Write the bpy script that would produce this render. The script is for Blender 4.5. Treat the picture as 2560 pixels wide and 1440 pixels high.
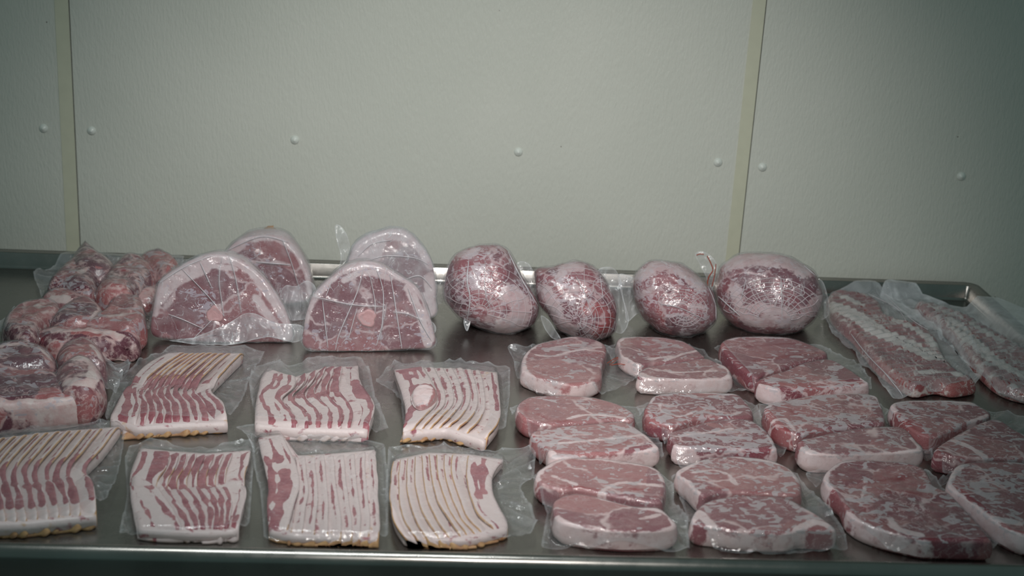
import bpy, math, random
import numpy as np
from mathutils import Matrix, Vector
from mathutils.bvhtree import BVHTree

for o in list(bpy.data.objects): bpy.data.objects.remove(o)
C = bpy.context.scene.collection
SC = bpy.context.scene

# ------------------------------------------------------------------ camera
F = 3555.0
T = 0.90                       # table surface height
CAM = np.array([0.0, 0.0, T + 1.0])
def unit(v):
    v = np.array(v, float); return v / np.linalg.norm(v)
zu = -unit((-583, 10530, F))
xw = unit((55000, 1847, F)); xw = unit(xw - zu * xw.dot(zu))
yw = np.cross(zu, xw)
RW = np.array([xw, yw, zu])    # camera (right, down, forward) -> world
cam_d = bpy.data.cameras.new('camera'); cam = bpy.data.objects.new('camera', cam_d); C.objects.link(cam)
r, d, f = RW[:, 0], RW[:, 1], RW[:, 2]
cam.matrix_world = Matrix(((r[0], -d[0], -f[0], CAM[0]), (r[1], -d[1], -f[1], CAM[1]), (r[2], -d[2], -f[2], CAM[2]), (0, 0, 0, 1)))
cam_d.sensor_width = 36; cam_d.lens = 36 * F / 2560
cam_d.clip_start = 0.05
cam_d.dof.use_dof = True; cam_d.dof.focus_distance = 2.55; cam_d.dof.aperture_fstop = 4.0
SC.camera = cam

# ------------------------------------------------------------------ world, lights, exposure
w = bpy.data.worlds.new('world'); SC.world = w; w.use_nodes = True
w.node_tree.nodes['Background'].inputs[0].default_value = (0.42, 0.70, 0.68, 1)
w.node_tree.nodes['Background'].inputs[1].default_value = 0.16
def area(name, loc, target, sx, sy, e, col):
    l = bpy.data.lights.new(name, 'AREA'); l.shape = 'RECTANGLE'; l.size = sx; l.size_y = sy; l.energy = e; l.color = col
    o = bpy.data.objects.new(name, l); C.objects.link(o); o.location = loc
    o.rotation_euler = (Vector(target) - Vector(loc)).to_track_quat('-Z', 'Y').to_euler(); return o
def spot(name, loc, target, ang, e, col, rad):
    l = bpy.data.lights.new(name, 'SPOT'); l.spot_size = math.radians(ang); l.spot_blend = 1.0; l.energy = e; l.color = col; l.shadow_soft_size = rad
    o = bpy.data.objects.new(name, l); C.objects.link(o); o.location = loc
    o.rotation_euler = (Vector(target) - Vector(loc)).to_track_quat('-Z', 'Y').to_euler(); return o
spot('vignette_spot', (0.17, 0.90, T + 1.35), (0.17, 2.85, T + 0.02), 60, 104, (1.0, 0.965, 0.93), 0.12)  # added spot; its soft cone stands in for lens vignetting
area('tube_lamp', (-0.20, 1.95, T + 1.15), (-0.20, 1.85, T), 0.8, 0.06, 6.0, (0.95, 1.0, 1.0))
SC.view_settings.view_transform = 'Standard'; SC.view_settings.look = 'None'
SC.view_settings.gamma = 1; SC.view_settings.use_curve_mapping = False
SC.view_settings.exposure = 0.0

# ------------------------------------------------------------------ pixel geometry
def ray(x, y):
    x = np.asarray(x, float); y = np.asarray(y, float)
    dc = np.stack([x - 1280, y - 720, np.full_like(x, F)], -1)
    return dc @ RW.T
def on(pts, z=0.0):                       # photograph point -> point on the level plane z above the table
    p = np.asarray(pts, float).reshape(-1, 2); dr = ray(p[:, 0], p[:, 1])
    t = (T + z - CAM[2]) / dr[:, 2]
    return CAM + dr * t[:, None]
def onp(pts, p0, n):                      # ... -> point on the plane through p0 with normal n
    p = np.asarray(pts, float).reshape(-1, 2); dr = ray(p[:, 0], p[:, 1])
    t = ((np.asarray(p0) - CAM) @ n) / (dr @ n)
    return CAM + dr * t[:, None]

# ------------------------------------------------------------------ numeric helpers
rng = np.random.RandomState(7)
PERM = np.concatenate([rng.permutation(256)] * 3)
GR = rng.normal(size=(256, 3)); GR /= np.linalg.norm(GR, axis=1)[:, None]
def noise(p):
    p = np.asarray(p, float); i = np.floor(p).astype(int); fr = p - i; i &= 255
    u = fr * fr * fr * (fr * (fr * 6 - 15) + 10); out = 0
    for dx in (0, 1):
        for dy in (0, 1):
            for dz in (0, 1):
                h = PERM[PERM[PERM[(i[:, 0] + dx) & 255] + ((i[:, 1] + dy) & 255)] + ((i[:, 2] + dz) & 255)]
                g = GR[h]; v = g[:, 0] * (fr[:, 0] - dx) + g[:, 1] * (fr[:, 1] - dy) + g[:, 2] * (fr[:, 2] - dz)
                wx = u[:, 0] if dx else 1 - u[:, 0]; wy = u[:, 1] if dy else 1 - u[:, 1]; wz = u[:, 2] if dz else 1 - u[:, 2]
                out = out + v * wx * wy * wz
    return out
def fbm(p, o=3):
    s = 0; a = 1.0
    for k in range(o): s = s + a * noise(np.asarray(p) * 2 ** k + 17.3 * k); a *= 0.5
    return s
def ridge(p, o=2):
    s = 0; a = 1.0
    for k in range(o): s = s + a * (1 - np.minimum(1, np.abs(noise(np.asarray(p) * 2 ** k + 9.1 * k)) * 3.2)); a *= 0.5
    return s
def catmull(P, closed=True, m=12):
    P = np.asarray(P, float); n = len(P); out = []
    rngk = range(n) if closed else range(n - 1)
    for i in rngk:
        if closed: a, b, c, d = P[i - 1], P[i], P[(i + 1) % n], P[(i + 2) % n]
        else: a, b, c, d = P[max(i - 1, 0)], P[i], P[i + 1], P[min(i + 2, n - 1)]
        t = np.linspace(0, 1, m, endpoint=False)[:, None]
        out.append(0.5 * ((2 * b) + (c - a) * t + (2 * a - 5 * b + 4 * c - d) * t ** 2 + (3 * b - a - 3 * c + d) * t ** 3))
    if not closed: out.append(P[-1:])
    return np.concatenate(out)
def resample(P, n, closed=True):
    if closed: P = np.vstack([P, P[:1]])
    s = np.concatenate([[0], np.cumsum(np.linalg.norm(np.diff(P, axis=0), axis=1))])
    t = np.linspace(0, s[-1], n, endpoint=not closed)
    return np.stack([np.interp(t, s, P[:, k]) for k in range(P.shape[1])], -1)
def segdist(p, A, B):
    out = np.full(len(p), 1e9)
    for a, b in zip(A, B):
        ab = b - a; t = np.clip(((p - a) @ ab) / (ab @ ab + 1e-12), 0, 1)
        out = np.minimum(out, np.linalg.norm(p - a - t[:, None] * ab, axis=1))
    return out
def sdf(p, poly):                         # positive outside
    B = np.roll(poly, -1, axis=0); d = segdist(p, poly, B); ins = np.zeros(len(p), bool)
    for a, b in zip(poly, B):
        c = ((a[1] > p[:, 1]) != (b[1] > p[:, 1]))
        with np.errstate(divide='ignore', invalid='ignore'):
            x = (b[0] - a[0]) * (p[:, 1] - a[1]) / (b[1] - a[1] + 1e-15) + a[0]
        ins ^= c & (p[:, 0] < x)
    return np.where(ins, -d, d)
def cw(P):
    x, y = P[:, 0], P[:, 1]; return P[::-1] if (x * np.roll(y, -1) - np.roll(x, -1) * y).sum() > 0 else P
def area_centroid(P):
    x, y = P[:, 0], P[:, 1]; x1, y1 = np.roll(x, -1), np.roll(y, -1); cr = x * y1 - x1 * y; A = cr.sum() / 2
    return np.array([((x + x1) * cr).sum(), ((y + y1) * cr).sum()]) / (6 * A)

# ------------------------------------------------------------------ object helpers
def prep(o, label=None, cat=None, group=None, kind=None):
    if label: o['label'] = label
    if cat: o['category'] = cat
    if group: o['group'] = group
    if kind: o['kind'] = kind
    return o
def thing(name, base, label, cat, group=None):
    o = bpy.data.objects.new(name, None); C.objects.link(o); o.location = Vector(base); o.empty_display_size = 0.02
    return prep(o, label, cat, group)
def mesh(name, V, Fs, m, parent=None, attrs=None, smooth=True):
    V = np.asarray(V, float)
    if parent is not None:
        off = np.zeros(3); q = parent
        while q is not None: off += np.array(q.location); q = q.parent
        V = V - off
    me = bpy.data.meshes.new(name); me.from_pydata(V.tolist(), [], [tuple(int(i) for i in fc) for fc in Fs]); me.update()
    if smooth: me.polygons.foreach_set('use_smooth', [True] * len(me.polygons))
    for k, a in (attrs or {}).items():
        at = me.attributes.new(k, 'FLOAT', 'POINT'); at.data.foreach_set('value', np.asarray(a, np.float32))
    me.materials.append(m); o = bpy.data.objects.new(name, me); C.objects.link(o)
    if parent is not None: o.parent = parent
    return o
def grid_faces(nr, nt, closed=True, off=0):
    i = np.arange(nr - 1)[:, None]; j = np.arange(nt if closed else nt - 1)[None, :]; j2 = (j + 1) % nt
    a = i * nt + j; b = i * nt + j2; c = (i + 1) * nt + j2; d = (i + 1) * nt + j
    return (np.stack([a, d, c, b], -1).reshape(-1, 4) + off)
def box(name, lo, hi, m, parent=None, bev=0.0):
    x0, y0, z0 = lo; x1, y1, z1 = hi
    V = [(x0, y0, z0), (x1, y0, z0), (x1, y1, z0), (x0, y1, z0), (x0, y0, z1), (x1, y0, z1), (x1, y1, z1), (x0, y1, z1)]
    Fs = [(0, 3, 2, 1), (4, 5, 6, 7), (0, 1, 5, 4), (1, 2, 6, 5), (2, 3, 7, 6), (3, 0, 4, 7)]
    o = mesh(name, V, Fs, m, parent, smooth=False)
    if bev:
        b = o.modifiers.new('b', 'BEVEL'); b.width = bev; b.segments = 2
    return o
def tube(P, r, seg=6):
    P = np.asarray(P, float); n = len(P); tan = np.gradient(P, axis=0); V = []; rr = np.broadcast_to(r, (n,))
    for i in range(n):
        t = unit(tan[i] + 1e-9); a = unit(np.cross(t, (0.13, 0.2, 1))); b = np.cross(t, a)
        for k in range(seg):
            q = 2 * math.pi * k / seg; V.append(P[i] + rr[i] * (math.cos(q) * a + math.sin(q) * b))
    return np.array(V), grid_faces(n, seg)

# ------------------------------------------------------------------ materials
class NT:
    def __init__(s, name):
        s.m = bpy.data.materials.new(name); s.m.use_nodes = True; s.t = s.m.node_tree; s.t.nodes.clear()
        s.out = s.t.nodes.new('ShaderNodeOutputMaterial')
    def n(s, typ, **kw):
        nd = s.t.nodes.new('ShaderNode' + typ)
        for k, v in kw.items(): setattr(nd, k, v)
        return nd
    def put(s, sock, v):
        if isinstance(v, bpy.types.NodeSocket): s.t.links.new(v, sock)
        else: sock.default_value = v
    def math(s, op, a, b=0.0, c=0.0, clamp=False):
        nd = s.n('Math', operation=op, use_clamp=clamp); s.put(nd.inputs[0], a); s.put(nd.inputs[1], b); s.put(nd.inputs[2], c); return nd.outputs[0]
    def step(s, v, a, b):
        nd = s.n('MapRange', interpolation_type='SMOOTHSTEP'); s.put(nd.inputs[0], v); nd.inputs[1].default_value = a; nd.inputs[2].default_value = b; return nd.outputs[0]
    def mix(s, f, a, b):
        nd = s.n('Mix', data_type='RGBA'); s.put(nd.inputs[0], f); s.put(nd.inputs[6], a if isinstance(a, bpy.types.NodeSocket) else (*a, 1)); s.put(nd.inputs[7], b if isinstance(b, bpy.types.NodeSocket) else (*b, 1)); return nd.outputs[2]
    def attr(s, name): return s.n('Attribute', attribute_name=name).outputs['Fac']
    def coords(s):
        tc = s.n('TexCoord'); oi = s.n('ObjectInfo'); mu = s.math('MULTIPLY', oi.outputs['Random'], 7.0)
        ad = s.n('VectorMath', operation='ADD'); s.put(ad.inputs[0], tc.outputs['Object']); s.put(ad.inputs[1], mu); return ad.outputs[0]
    def scaled(s, v, sc):
        nd = s.n('VectorMath', operation='MULTIPLY'); s.put(nd.inputs[0], v); nd.inputs[1].default_value = sc; return nd.outputs[0]
    def noise(s, v, scale, detail=4, rough=0.55, dist=0.0):
        nd = s.n('TexNoise'); s.put(nd.inputs['Vector'], v); nd.inputs['Scale'].default_value = scale; nd.inputs['Detail'].default_value = detail
        nd.inputs['Roughness'].default_value = rough; nd.inputs['Distortion'].default_value = dist; return nd.outputs['Fac']
    def bump(s, h, strength, dist):
        nd = s.n('Bump'); s.put(nd.inputs['Height'], h); nd.inputs['Strength'].default_value = strength; nd.inputs['Distance'].default_value = dist; return nd.outputs[0]
    def bsdf(s, col, rough=0.5, metal=0.0, spec=0.5, normal=None):
        b = s.n('BsdfPrincipled'); s.put(b.inputs['Base Color'], col if isinstance(col, bpy.types.NodeSocket) else (*col, 1)); s.put(b.inputs['Roughness'], rough)
        b.inputs['Metallic'].default_value = metal; b.inputs['Specular IOR Level'].default_value = spec
        if normal is not None: s.put(b.inputs['Normal'], normal)
        return b
    def done(s, sh): s.t.links.new(sh, s.out.inputs[0]); return s.m

def meat_mat(name, lean, lean2, red, fatA, fatB, frost_sheen, vein=0.35, edge=1.0, grain=(1, 1, 1), frost_scale=60, cell=13, seam=0.010, cellvar=0.5, cluster=0.45, esc=55, dots=88):
    t = NT(name); co = t.coords(); fat, rd, fr = t.attr('fat'), t.attr('red'), t.attr('frost')
    n1 = t.noise(t.scaled(co, grain), esc, 6, 0.6)
    nv = t.n('TexNoise'); t.put(nv.inputs['Vector'], co); nv.inputs['Scale'].default_value = 22; nv.inputs['Detail'].default_value = 3
    wv = t.n('VectorMath', operation='MULTIPLY_ADD'); t.put(wv.inputs[0], nv.outputs['Color']); wv.inputs[1].default_value = (0.05, 0.05, 0.05); t.put(wv.inputs[2], co)
    vc = t.scaled(wv.outputs[0], (0.8, 1.15, 1.0))
    v1 = t.n('TexVoronoi', feature='DISTANCE_TO_EDGE'); t.put(v1.inputs['Vector'], vc); v1.inputs['Scale'].default_value = cell
    v2 = t.n('TexVoronoi'); t.put(v2.inputs['Vector'], vc); v2.inputs['Scale'].default_value = cell
    sm = t.math('SUBTRACT', 1.0, t.step(v1.outputs['Distance'], seam * 0.5, seam * 2.4 + 0.02)); brk = t.step(t.noise(co, 18, 2), 0.42, 0.58); sm = t.math('MULTIPLY', sm, brk)
    cv = t.n('SeparateColor'); t.put(cv.inputs[0], v2.outputs['Color'])
    fv = t.math('ADD', fat, t.math('MULTIPLY', t.math('SUBTRACT', n1, 0.5), 2.2 * edge)); fm = t.step(fv, -0.22, 0.26)
    n3 = t.noise(co, 24, 4, 0.55); ln = t.mix(t.step(t.math('ADD', t.math('MULTIPLY', n3, 1 - cellvar), t.math('MULTIPLY', cv.outputs[0], cellvar)), 0.32, 0.68), lean, lean2)
    fine = t.noise(t.scaled(co, grain), 420, 3, 0.7); ln = t.mix(t.math('MULTIPLY', t.step(fine, 0.45, 0.8), 0.22), ln, fatA)
    ln = t.mix(t.math('MULTIPLY', t.step(t.math('ADD', rd, t.math('MULTIPLY', t.math('SUBTRACT', n3, 0.5), 1.6)), -0.2, 0.9), 0.85), ln, red)
    n2 = t.noise(t.scaled(co, grain), 46, 5, 0.55, 0.6); v = t.math('ABSOLUTE', t.math('SUBTRACT', n2, 0.5)); vm = t.math('SUBTRACT', 1.0, t.step(v, 0.004, 0.028))
    n6 = t.noise(co, 16, 2, 0.5); vm = t.math('MULTIPLY', t.math('MULTIPLY', vm, vein), t.step(n6, 0.42, 0.6))
    ln = t.mix(vm, ln, fatA); ln = t.mix(t.math('MULTIPLY', sm, 0.85), ln, fatA)
    n5 = t.noise(co, 33, 4, 0.6); ft = t.mix(t.step(n5, 0.35, 0.65), fatA, fatB)
    n7 = t.noise(co, 60, 4, 0.6); ft = t.mix(t.math('MULTIPLY', t.step(n7, 0.54, 0.72), 0.40), ft, lean)
    col = t.mix(fm, ln, ft)
    n4 = t.noise(t.scaled(co, (0.7, 1.0, 1.3)), frost_scale, 2, 0.5, 1.0); n8 = t.noise(co, 15, 2, 0.5)
    fz = t.math('ADD', t.math('ADD', n4, t.math('MULTIPLY', fr, 0.20)), t.math('MULTIPLY', t.math('SUBTRACT', n8, 0.5), cluster)); fz = t.step(fz, 0.645, 0.665)
    v3 = t.n('TexVoronoi'); t.put(v3.inputs['Vector'], t.scaled(wv.outputs[0], (0.8, 1.1, 1.0))); v3.inputs['Scale'].default_value = dots
    c3 = t.n('SeparateColor'); t.put(c3.inputs[0], v3.outputs['Color']); rr_ = t.math('MULTIPLY_ADD', c3.outputs[0], 0.42, 0.02)
    dd = t.math('SUBTRACT', rr_, v3.outputs['Distance']); dd = t.step(dd, 0.0, 0.05)
    nn_ = t.noise(co, 19, 3, 0.5); dd = t.math('MULTIPLY', dd, t.step(t.math('ADD', nn_, t.math('MULTIPLY', fr, 0.12)), 0.50, 0.56))
    fz = t.math('MAXIMUM', fz, t.math('MULTIPLY', dd, 0.85))
    col = t.mix(t.math('MULTIPLY', fz, 0.78), col, frost_sheen)  # frost patches, with the reflection of lifted film painted into the colour
    h = t.math('ADD', t.math('MULTIPLY', n1, 0.6), t.math('MULTIPLY', fm, 0.15))
    b = t.bsdf(col, 0.40, 0, 0.5, t.bump(h, 0.5, 0.004)); return t.done(b.outputs[0])

M_chop = meat_mat('pork_meat', (.385, .165, .170), (.27, .100, .118), (.30, .030, .038), (.70, .53, .53), (.76, .62, .63), (.54, .48, .50), vein=0.4, cell=9, cellvar=0.45)
M_loin = meat_mat('marbled_meat', (.35, .130, .138), (.23, .066, .085), (.25, .024, .034), (.68, .51, .52), (.74, .60, .62), (.54, .48, .51), vein=0.7, frost_scale=55, cell=13, cellvar=0.6)
M_bone = meat_mat('bony_meat', (.37, .125, .130), (.14, .045, .065), (.38, .018, .030), (.58, .38, .375), (.64, .52, .505), (.46, .40, .44), vein=0.8, edge=1.0, frost_scale=50, cell=17, seam=.02, cellvar=0.7)
M_ham = meat_mat('ham_meat', (.29, .105, .118), (.185, .062, .082), (.17, .036, .05), (.56, .43, .45), (.62, .52, .54), (.46, .40, .47), vein=0.4, edge=0.5, frost_scale=120, cell=12, cellvar=0.6)
M_roast = meat_mat('roast_meat', (.29, .075, .095), (.16, .038, .06), (.34, .035, .04), (.56, .38, .40), (.62, .49, .51), (.60, .50, .55), vein=1.0, edge=1.2, grain=(1, 1, 2.2), frost_scale=75, cell=18, seam=.02, cluster=0.5, esc=85)
M_rib = meat_mat('rib_meat', (.33, .095, .095), (.24, .05, .06), (.22, .02, .027), (.62, .55, .53), (.70, .65, .63), (.58, .54, .54), vein=0.8, edge=1.1, frost_scale=45)

def bacon_mat():
    t = NT('bacon'); co = t.coords(); fat, rind = t.attr('fat'), t.attr('rind')
    n1 = t.noise(co, 75, 5, 0.6); n3 = t.noise(co, 40, 4, 0.6)
    ln = t.mix(t.step(n3, 0.38, 0.62), (.40, .145, .165), (.29, .080, .105))
    fine = t.noise(co, 500, 3, 0.7); ln = t.mix(t.math('MULTIPLY', t.step(fine, 0.5, 0.75), 0.35), ln, (.68, .46, .48))
    ft = t.mix(n3, (.64, .51, .51), (.74, .63, .62))
    fm = t.step(t.math('ADD', fat, t.math('MULTIPLY', t.math('SUBTRACT', n1, 0.5), 1.5)), -0.12, 0.14)
    col = t.mix(fm, ln, ft)
    rv = t.step(t.math('ADD', rind, t.math('MULTIPLY', t.math('SUBTRACT', n1, 0.5), 1.2)), 0.0, 0.5)
    col = t.mix(t.math('MULTIPLY', rv, 0.9), col, t.mix(t.step(n3, .4, .65), (.60, .35, .14), (.42, .20, .08)))
    b = t.bsdf(col, 0.4, 0, 0.45, t.bump(n1, 0.4, 0.002)); return t.done(b.outputs[0])
M_bacon = bacon_mat()

def film_mat(name='clear_bag_film', fres=1.15, rough=0.09, crease=0.16):
    t = NT(name); co = t.coords(); mk = t.attr('milk')
    n1 = t.noise(co, 30, 2, 0.5, 0.8); n2 = t.noise(co, 110, 3, 0.6, 0.8)
    h = t.math('ADD', n1, t.math('MULTIPLY', n2, 0.35)); nor = t.bump(h, 0.6, 0.006)
    tr = t.n('BsdfTransparent'); tr.inputs[0].default_value = (0.985, 0.985, 0.985, 1)
    glo = t.n('BsdfGlossy'); glo.inputs['Roughness'].default_value = rough; t.put(glo.inputs['Normal'], nor)
    lw = t.n('LayerWeight'); t.put(lw.inputs['Normal'], nor); fc = t.math('POWER', lw.outputs['Facing'], 4.0); fre = t.math('MULTIPLY_ADD', fc, 0.5, 0.07)
    m1 = t.n('MixShader'); t.put(m1.inputs[0], t.math('MULTIPLY', fre, fres, clamp=True)); t.t.links.new(tr.outputs[0], m1.inputs[1]); t.t.links.new(glo.outputs[0], m1.inputs[2])
    df = t.n('BsdfDiffuse'); df.inputs[0].default_value = (0.80, 0.82, 0.86, 1)
    n9 = t.noise(t.scaled(co, (1.0, 1.0, 0.45)), 26, 3, 0.5, 1.2); cr = t.math('SUBTRACT', 1.0, t.step(t.math('ABSOLUTE', t.math('SUBTRACT', n9, 0.5)), 0.002, 0.011))
    cr = t.math('MULTIPLY', cr, t.step(t.noise(co, 21, 2), 0.46, 0.58)); cr = t.math('MULTIPLY', cr, crease)
    m2 = t.n('MixShader'); mf = t.math('ADD', t.math('MULTIPLY', mk, t.math('ADD', 0.3, t.math('MULTIPLY', n1, 1.4))), cr, clamp=True); t.put(m2.inputs[0], mf)
    t.t.links.new(m1.outputs[0], m2.inputs[1]); t.t.links.new(df.outputs[0], m2.inputs[2])
    return t.done(m2.outputs[0])
def fold_mat():
    t = NT('folded_film'); tr = t.n('BsdfTransparent'); p = t.bsdf((.72, .68, .72), 0.2, 0, 0.8); m = t.n('MixShader'); m.inputs[0].default_value = 0.7
    t.t.links.new(tr.outputs[0], m.inputs[1]); t.t.links.new(p.outputs[0], m.inputs[2]); return t.done(m.outputs[0])
M_fold = fold_mat()
M_film = film_mat(); M_shell = film_mat('tight_bag_film', 0.75, 0.07, 0.30)

def simple(name, col, rough, metal=0.0, bumpv=None, spec=0.5):
    t = NT(name); co = t.coords(); n = t.noise(co, 40, 4); c = t.mix(n, [x * 0.93 for x in col], [min(1, x * 1.07) for x in col])
    nor = None
    if bumpv: nor = t.bump(t.noise(t.scaled(co, bumpv[0]), bumpv[1], 3), bumpv[2], bumpv[3])
    return t.done(t.bsdf(c, rough, metal, spec, nor).outputs[0])
def steel_mat():
    t = NT('brushed_steel'); co = t.n('TexCoord').outputs['Object']
    n1 = t.noise(t.scaled(co, (1, 22, 8)), 16, 4, 0.6); n2 = t.noise(co, 5, 4, 0.6); n3 = t.noise(co, 60, 4, 0.6)
    col = t.mix(t.step(n2, .35, .65), (.30, .285, .265), (.36, .345, .325))
    ro = t.math('ADD', 0.20, t.math('MULTIPLY', n3, 0.12)); ro = t.math('ADD', ro, t.math('MULTIPLY', t.step(n2, .45, .7), .06))
    return t.done(t.bsdf(col, ro, 0.95, 0.5, t.bump(n1, 0.12, 0.001)).outputs[0])
M_steel = steel_mat()
def wall_mat():
    t = NT('embossed_panel'); co = t.n('TexCoord').outputs['Object']
    n1 = t.noise(t.scaled(co, (1.0, 1.0, 0.28)), 210, 3, 0.6); n2 = t.noise(co, 2.5, 3, 0.5)
    col = t.mix(t.step(n2, .3, .7), (.60, .615, .555), (.64, .65, .59))
    vo = t.n('TexVoronoi', feature='DISTANCE_TO_EDGE'); vo = t.n('TexVoronoi'); t.put(vo.inputs['Vector'], co); vo.inputs['Scale'].default_value = 13; vo.inputs['Randomness'].default_value = 1
    sp = t.math('SUBTRACT', 1.0, t.step(vo.outputs['Distance'], 0.016, 0.030)); sp = t.math('MULTIPLY', sp, t.step(t.noise(co, 3.3, 2), 0.50, 0.56))
    col = t.mix(t.math('MULTIPLY', sp, 0.75), col, (.08, .05, .04))
    return t.done(t.bsdf(col, 0.42, 0, 0.4, t.bump(n1, 0.8, 0.002)).outputs[0])
M_wall = wall_mat()
M_batten = simple('cream_strip', (.60, .60, .47), 0.4)
M_bolt = simple('white_cap', (.70, .73, .68), 0.3)
M_net = simple('white_netting', (.62, .52, .55), 0.6)
M_floor = simple('floor_resin', (.22, .23, .22), 0.4)
M_seam = simple('dark_joint', (.10, .10, .085), 0.7)
M_bonec = simple('cut_bone', (.52, .30, .31), 0.5, 0, ((1, 1, 1), 160, 0.4, 0.002))
M_skin = simple('brown_skin', (.42, .24, .13), 0.5, 0, ((1, 1, 1), 90, 0.5, 0.003))
M_blood = simple('dried_blood', (.38, .06, .03), 0.3)

# ------------------------------------------------------------------ setting: wall, floor
XR, YR = on([(2412, 752)])[0][:2]                         # rear right inner corner of the table
wa = math.radians(-3.0); wdir = np.array([math.cos(wa), math.sin(wa), 0.0]); wn = np.array([math.sin(wa), -math.cos(wa), 0.0])  # wn faces the camera
WP = np.array([XR + 0.03, YR + 0.050, T])                # point on the wall face
def wall_pt(pts, off=0.0): return onp(pts, WP + wn * off, wn)
def wallbox(name, s0, s1, z0, z1, d0, d1, m, parent=None, slope=(0, 0)):
    """box on the wall: s along the wall from WP, d out of the wall"""
    V = []
    for dd in (d0, d1):
        for (s, z) in ((s0, z0), (s1, z0), (s1 + slope[1], z1), (s0 + slope[0], z1)):
            V.append(np.array([WP[0], WP[1], 0]) + wdir * s + wn * dd + np.array([0, 0, z]))
    Fs = [(0, 1, 2, 3), (4, 7, 6, 5), (0, 4, 5, 1), (1, 5, 6, 2), (2, 6, 7, 3), (3, 7, 4, 0)]
    return mesh(name, V, Fs, m, parent, smooth=False)
def s_of(p): return (p - WP) @ wdir
wall = wallbox('wall_back', -4.5, 2.6, 0.0, 3.2, -0.06, -0.004, M_seam); wall['kind'] = 'structure'
sL = float(s_of(wall_pt([(186, 300)])[0])); sR = float(s_of(wall_pt([(1882, 320)])[0])); g = 0.0012
for (a, b) in ((-4.5, sL - g), (sL + g, sR - g), (sR + g, 2.6)):
    wallbox('wall_panel', a, b, 0.0, 3.2, -0.004, 0.0, M_wall, wall)
bw = abs(float(s_of(wall_pt([(151, 300)])[0])) - sL)
wallbox('joint_strip', sL - bw, sL - g, 0.0, 3.2, 0.0, 0.0018, M_batten, wall)
wallbox('joint_strip', sR - bw * 0.95, sR - g, 0.0, 3.2, 0.0, 0.0018, M_batten, wall)
for i, (bx, by) in enumerate([(109, 321), (229, 327), (737, 350), (1296, 380), (1795, 406), (1906, 418), (2403, 441)]):
    c = wall_pt([(bx, by)])[0]; prof = [(0.0, .0065), (.0030, .0064), (.0034, .0057), (.0050, .0052), (.0078, .0034), (.0096, .0012), (.0100, 0.0)]
    V = []; n = 24
    for (rr, hh) in prof:
        for k in range(n):
            q = 2 * math.pi * k / n; V.append(c + wdir * rr * math.cos(q) + np.array([0, 0, rr * math.sin(q)]) + wn * hh)
    mesh('bolt_cap', V, grid_faces(len(prof), n), M_bolt, wall)
fl = box('floor', (-4.5, -1.5, -0.05), (3.5, 3.6, 0.0), M_floor); fl['kind'] = 'structure'

# ------------------------------------------------------------------ steel table (a wide shallow tray on legs)
FY = float(on([(1300, 1384)])[0][1])                      # inner line of the front edge
FYl = float(on([(0, 1362)])[0][1]); XL = -2.1
tb = thing('steel_table', (XL, FY, 0), 'long stainless steel work table with raised rim standing against the cream panel wall', 'table')
nx = 2
def prof_strip(name, prof, x0, x1, miter0=0, miter1=0):   # profile (y,z) extruded along x
    V = []; n = len(prof)
    for e, x in enumerate((x0, x1)):
        for (y, z) in prof: V.append((x, y, z))
    return V, [(i, i + 1, n + i + 1, n + i) for i in range(n - 1)]
def arc(cy, cz, r, a0, a1, n=8): return [(cy + r * math.cos(math.radians(a0 + (a1 - a0) * i / n)), cz + r * math.sin(math.radians(a0 + (a1 - a0) * i / n))) for i in range(n + 1)]
XRo = XR
box('tabletop', (XL, FY, T - 0.02), (XR, YR, T), M_steel, tb)
R1 = 0.012
pf = [(FY, T), (FY - 0.003, T + 0.0005), (FY - 0.010, T + 0.006)] + arc(FY - 0.022, T - 0.004, R1 + .003, 70, 180, 12) + [(FY - 0.037, T - 0.085), (FY - 0.02, T - 0.09)]
V, Fs = prof_strip('front_rim', pf, XL, XR + 0.02); mesh('front_rim', V, Fs, M_steel, tb)
RH = 0.034
pr = [(YR, T), (YR + 0.004, T + 0.002), (YR + 0.006, T + 0.006), (YR + 0.008, T + RH - 0.002), (YR + 0.010, T + RH), (YR + 0.030, T + RH + 0.001), (YR + 0.032, T + RH - 0.003), (YR + 0.032, T - 0.06)]
V, Fs = prof_strip('back_rim', pr, XL, XR + 0.0); mesh('back_rim', V, Fs, M_steel, tb)
# right side rim with mitred corner
prx = [(a - YR, z) for a, z in pr]
V = []; n = len(prx)
for (y, sgn) in ((FY - 0.02, 0), (YR, 1)):
    for (dx, z) in prx: V.append((XR + dx, y + (0 if not sgn else 0), z))
mesh('side_rim', V, [(i, n + i, n + i + 1, i + 1) for i in range(n - 1)], M_steel, tb)
V = []
for k in range(7):
    q = math.radians(90 * k / 6)
    for (dx, z) in prx: V.append((XR + dx * math.sin(q) if True else 0, YR + dx * math.cos(q), z))
mesh('rim_corner', V, grid_faces(7, n, closed=False), M_steel, tb)
for lx in (XL + 0.08, XR - 0.06):
    for ly in (FY + 0.04, YR - 0.06):
        Vt, Ft = tube([(lx, ly, 0.0), (lx, ly, 0.02), (lx, ly, 0.45), (lx, ly, T - 0.02)], [0.026, 0.02, 0.02, 0.02], 16); mesh('leg', Vt, Ft, M_steel, tb)

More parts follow.
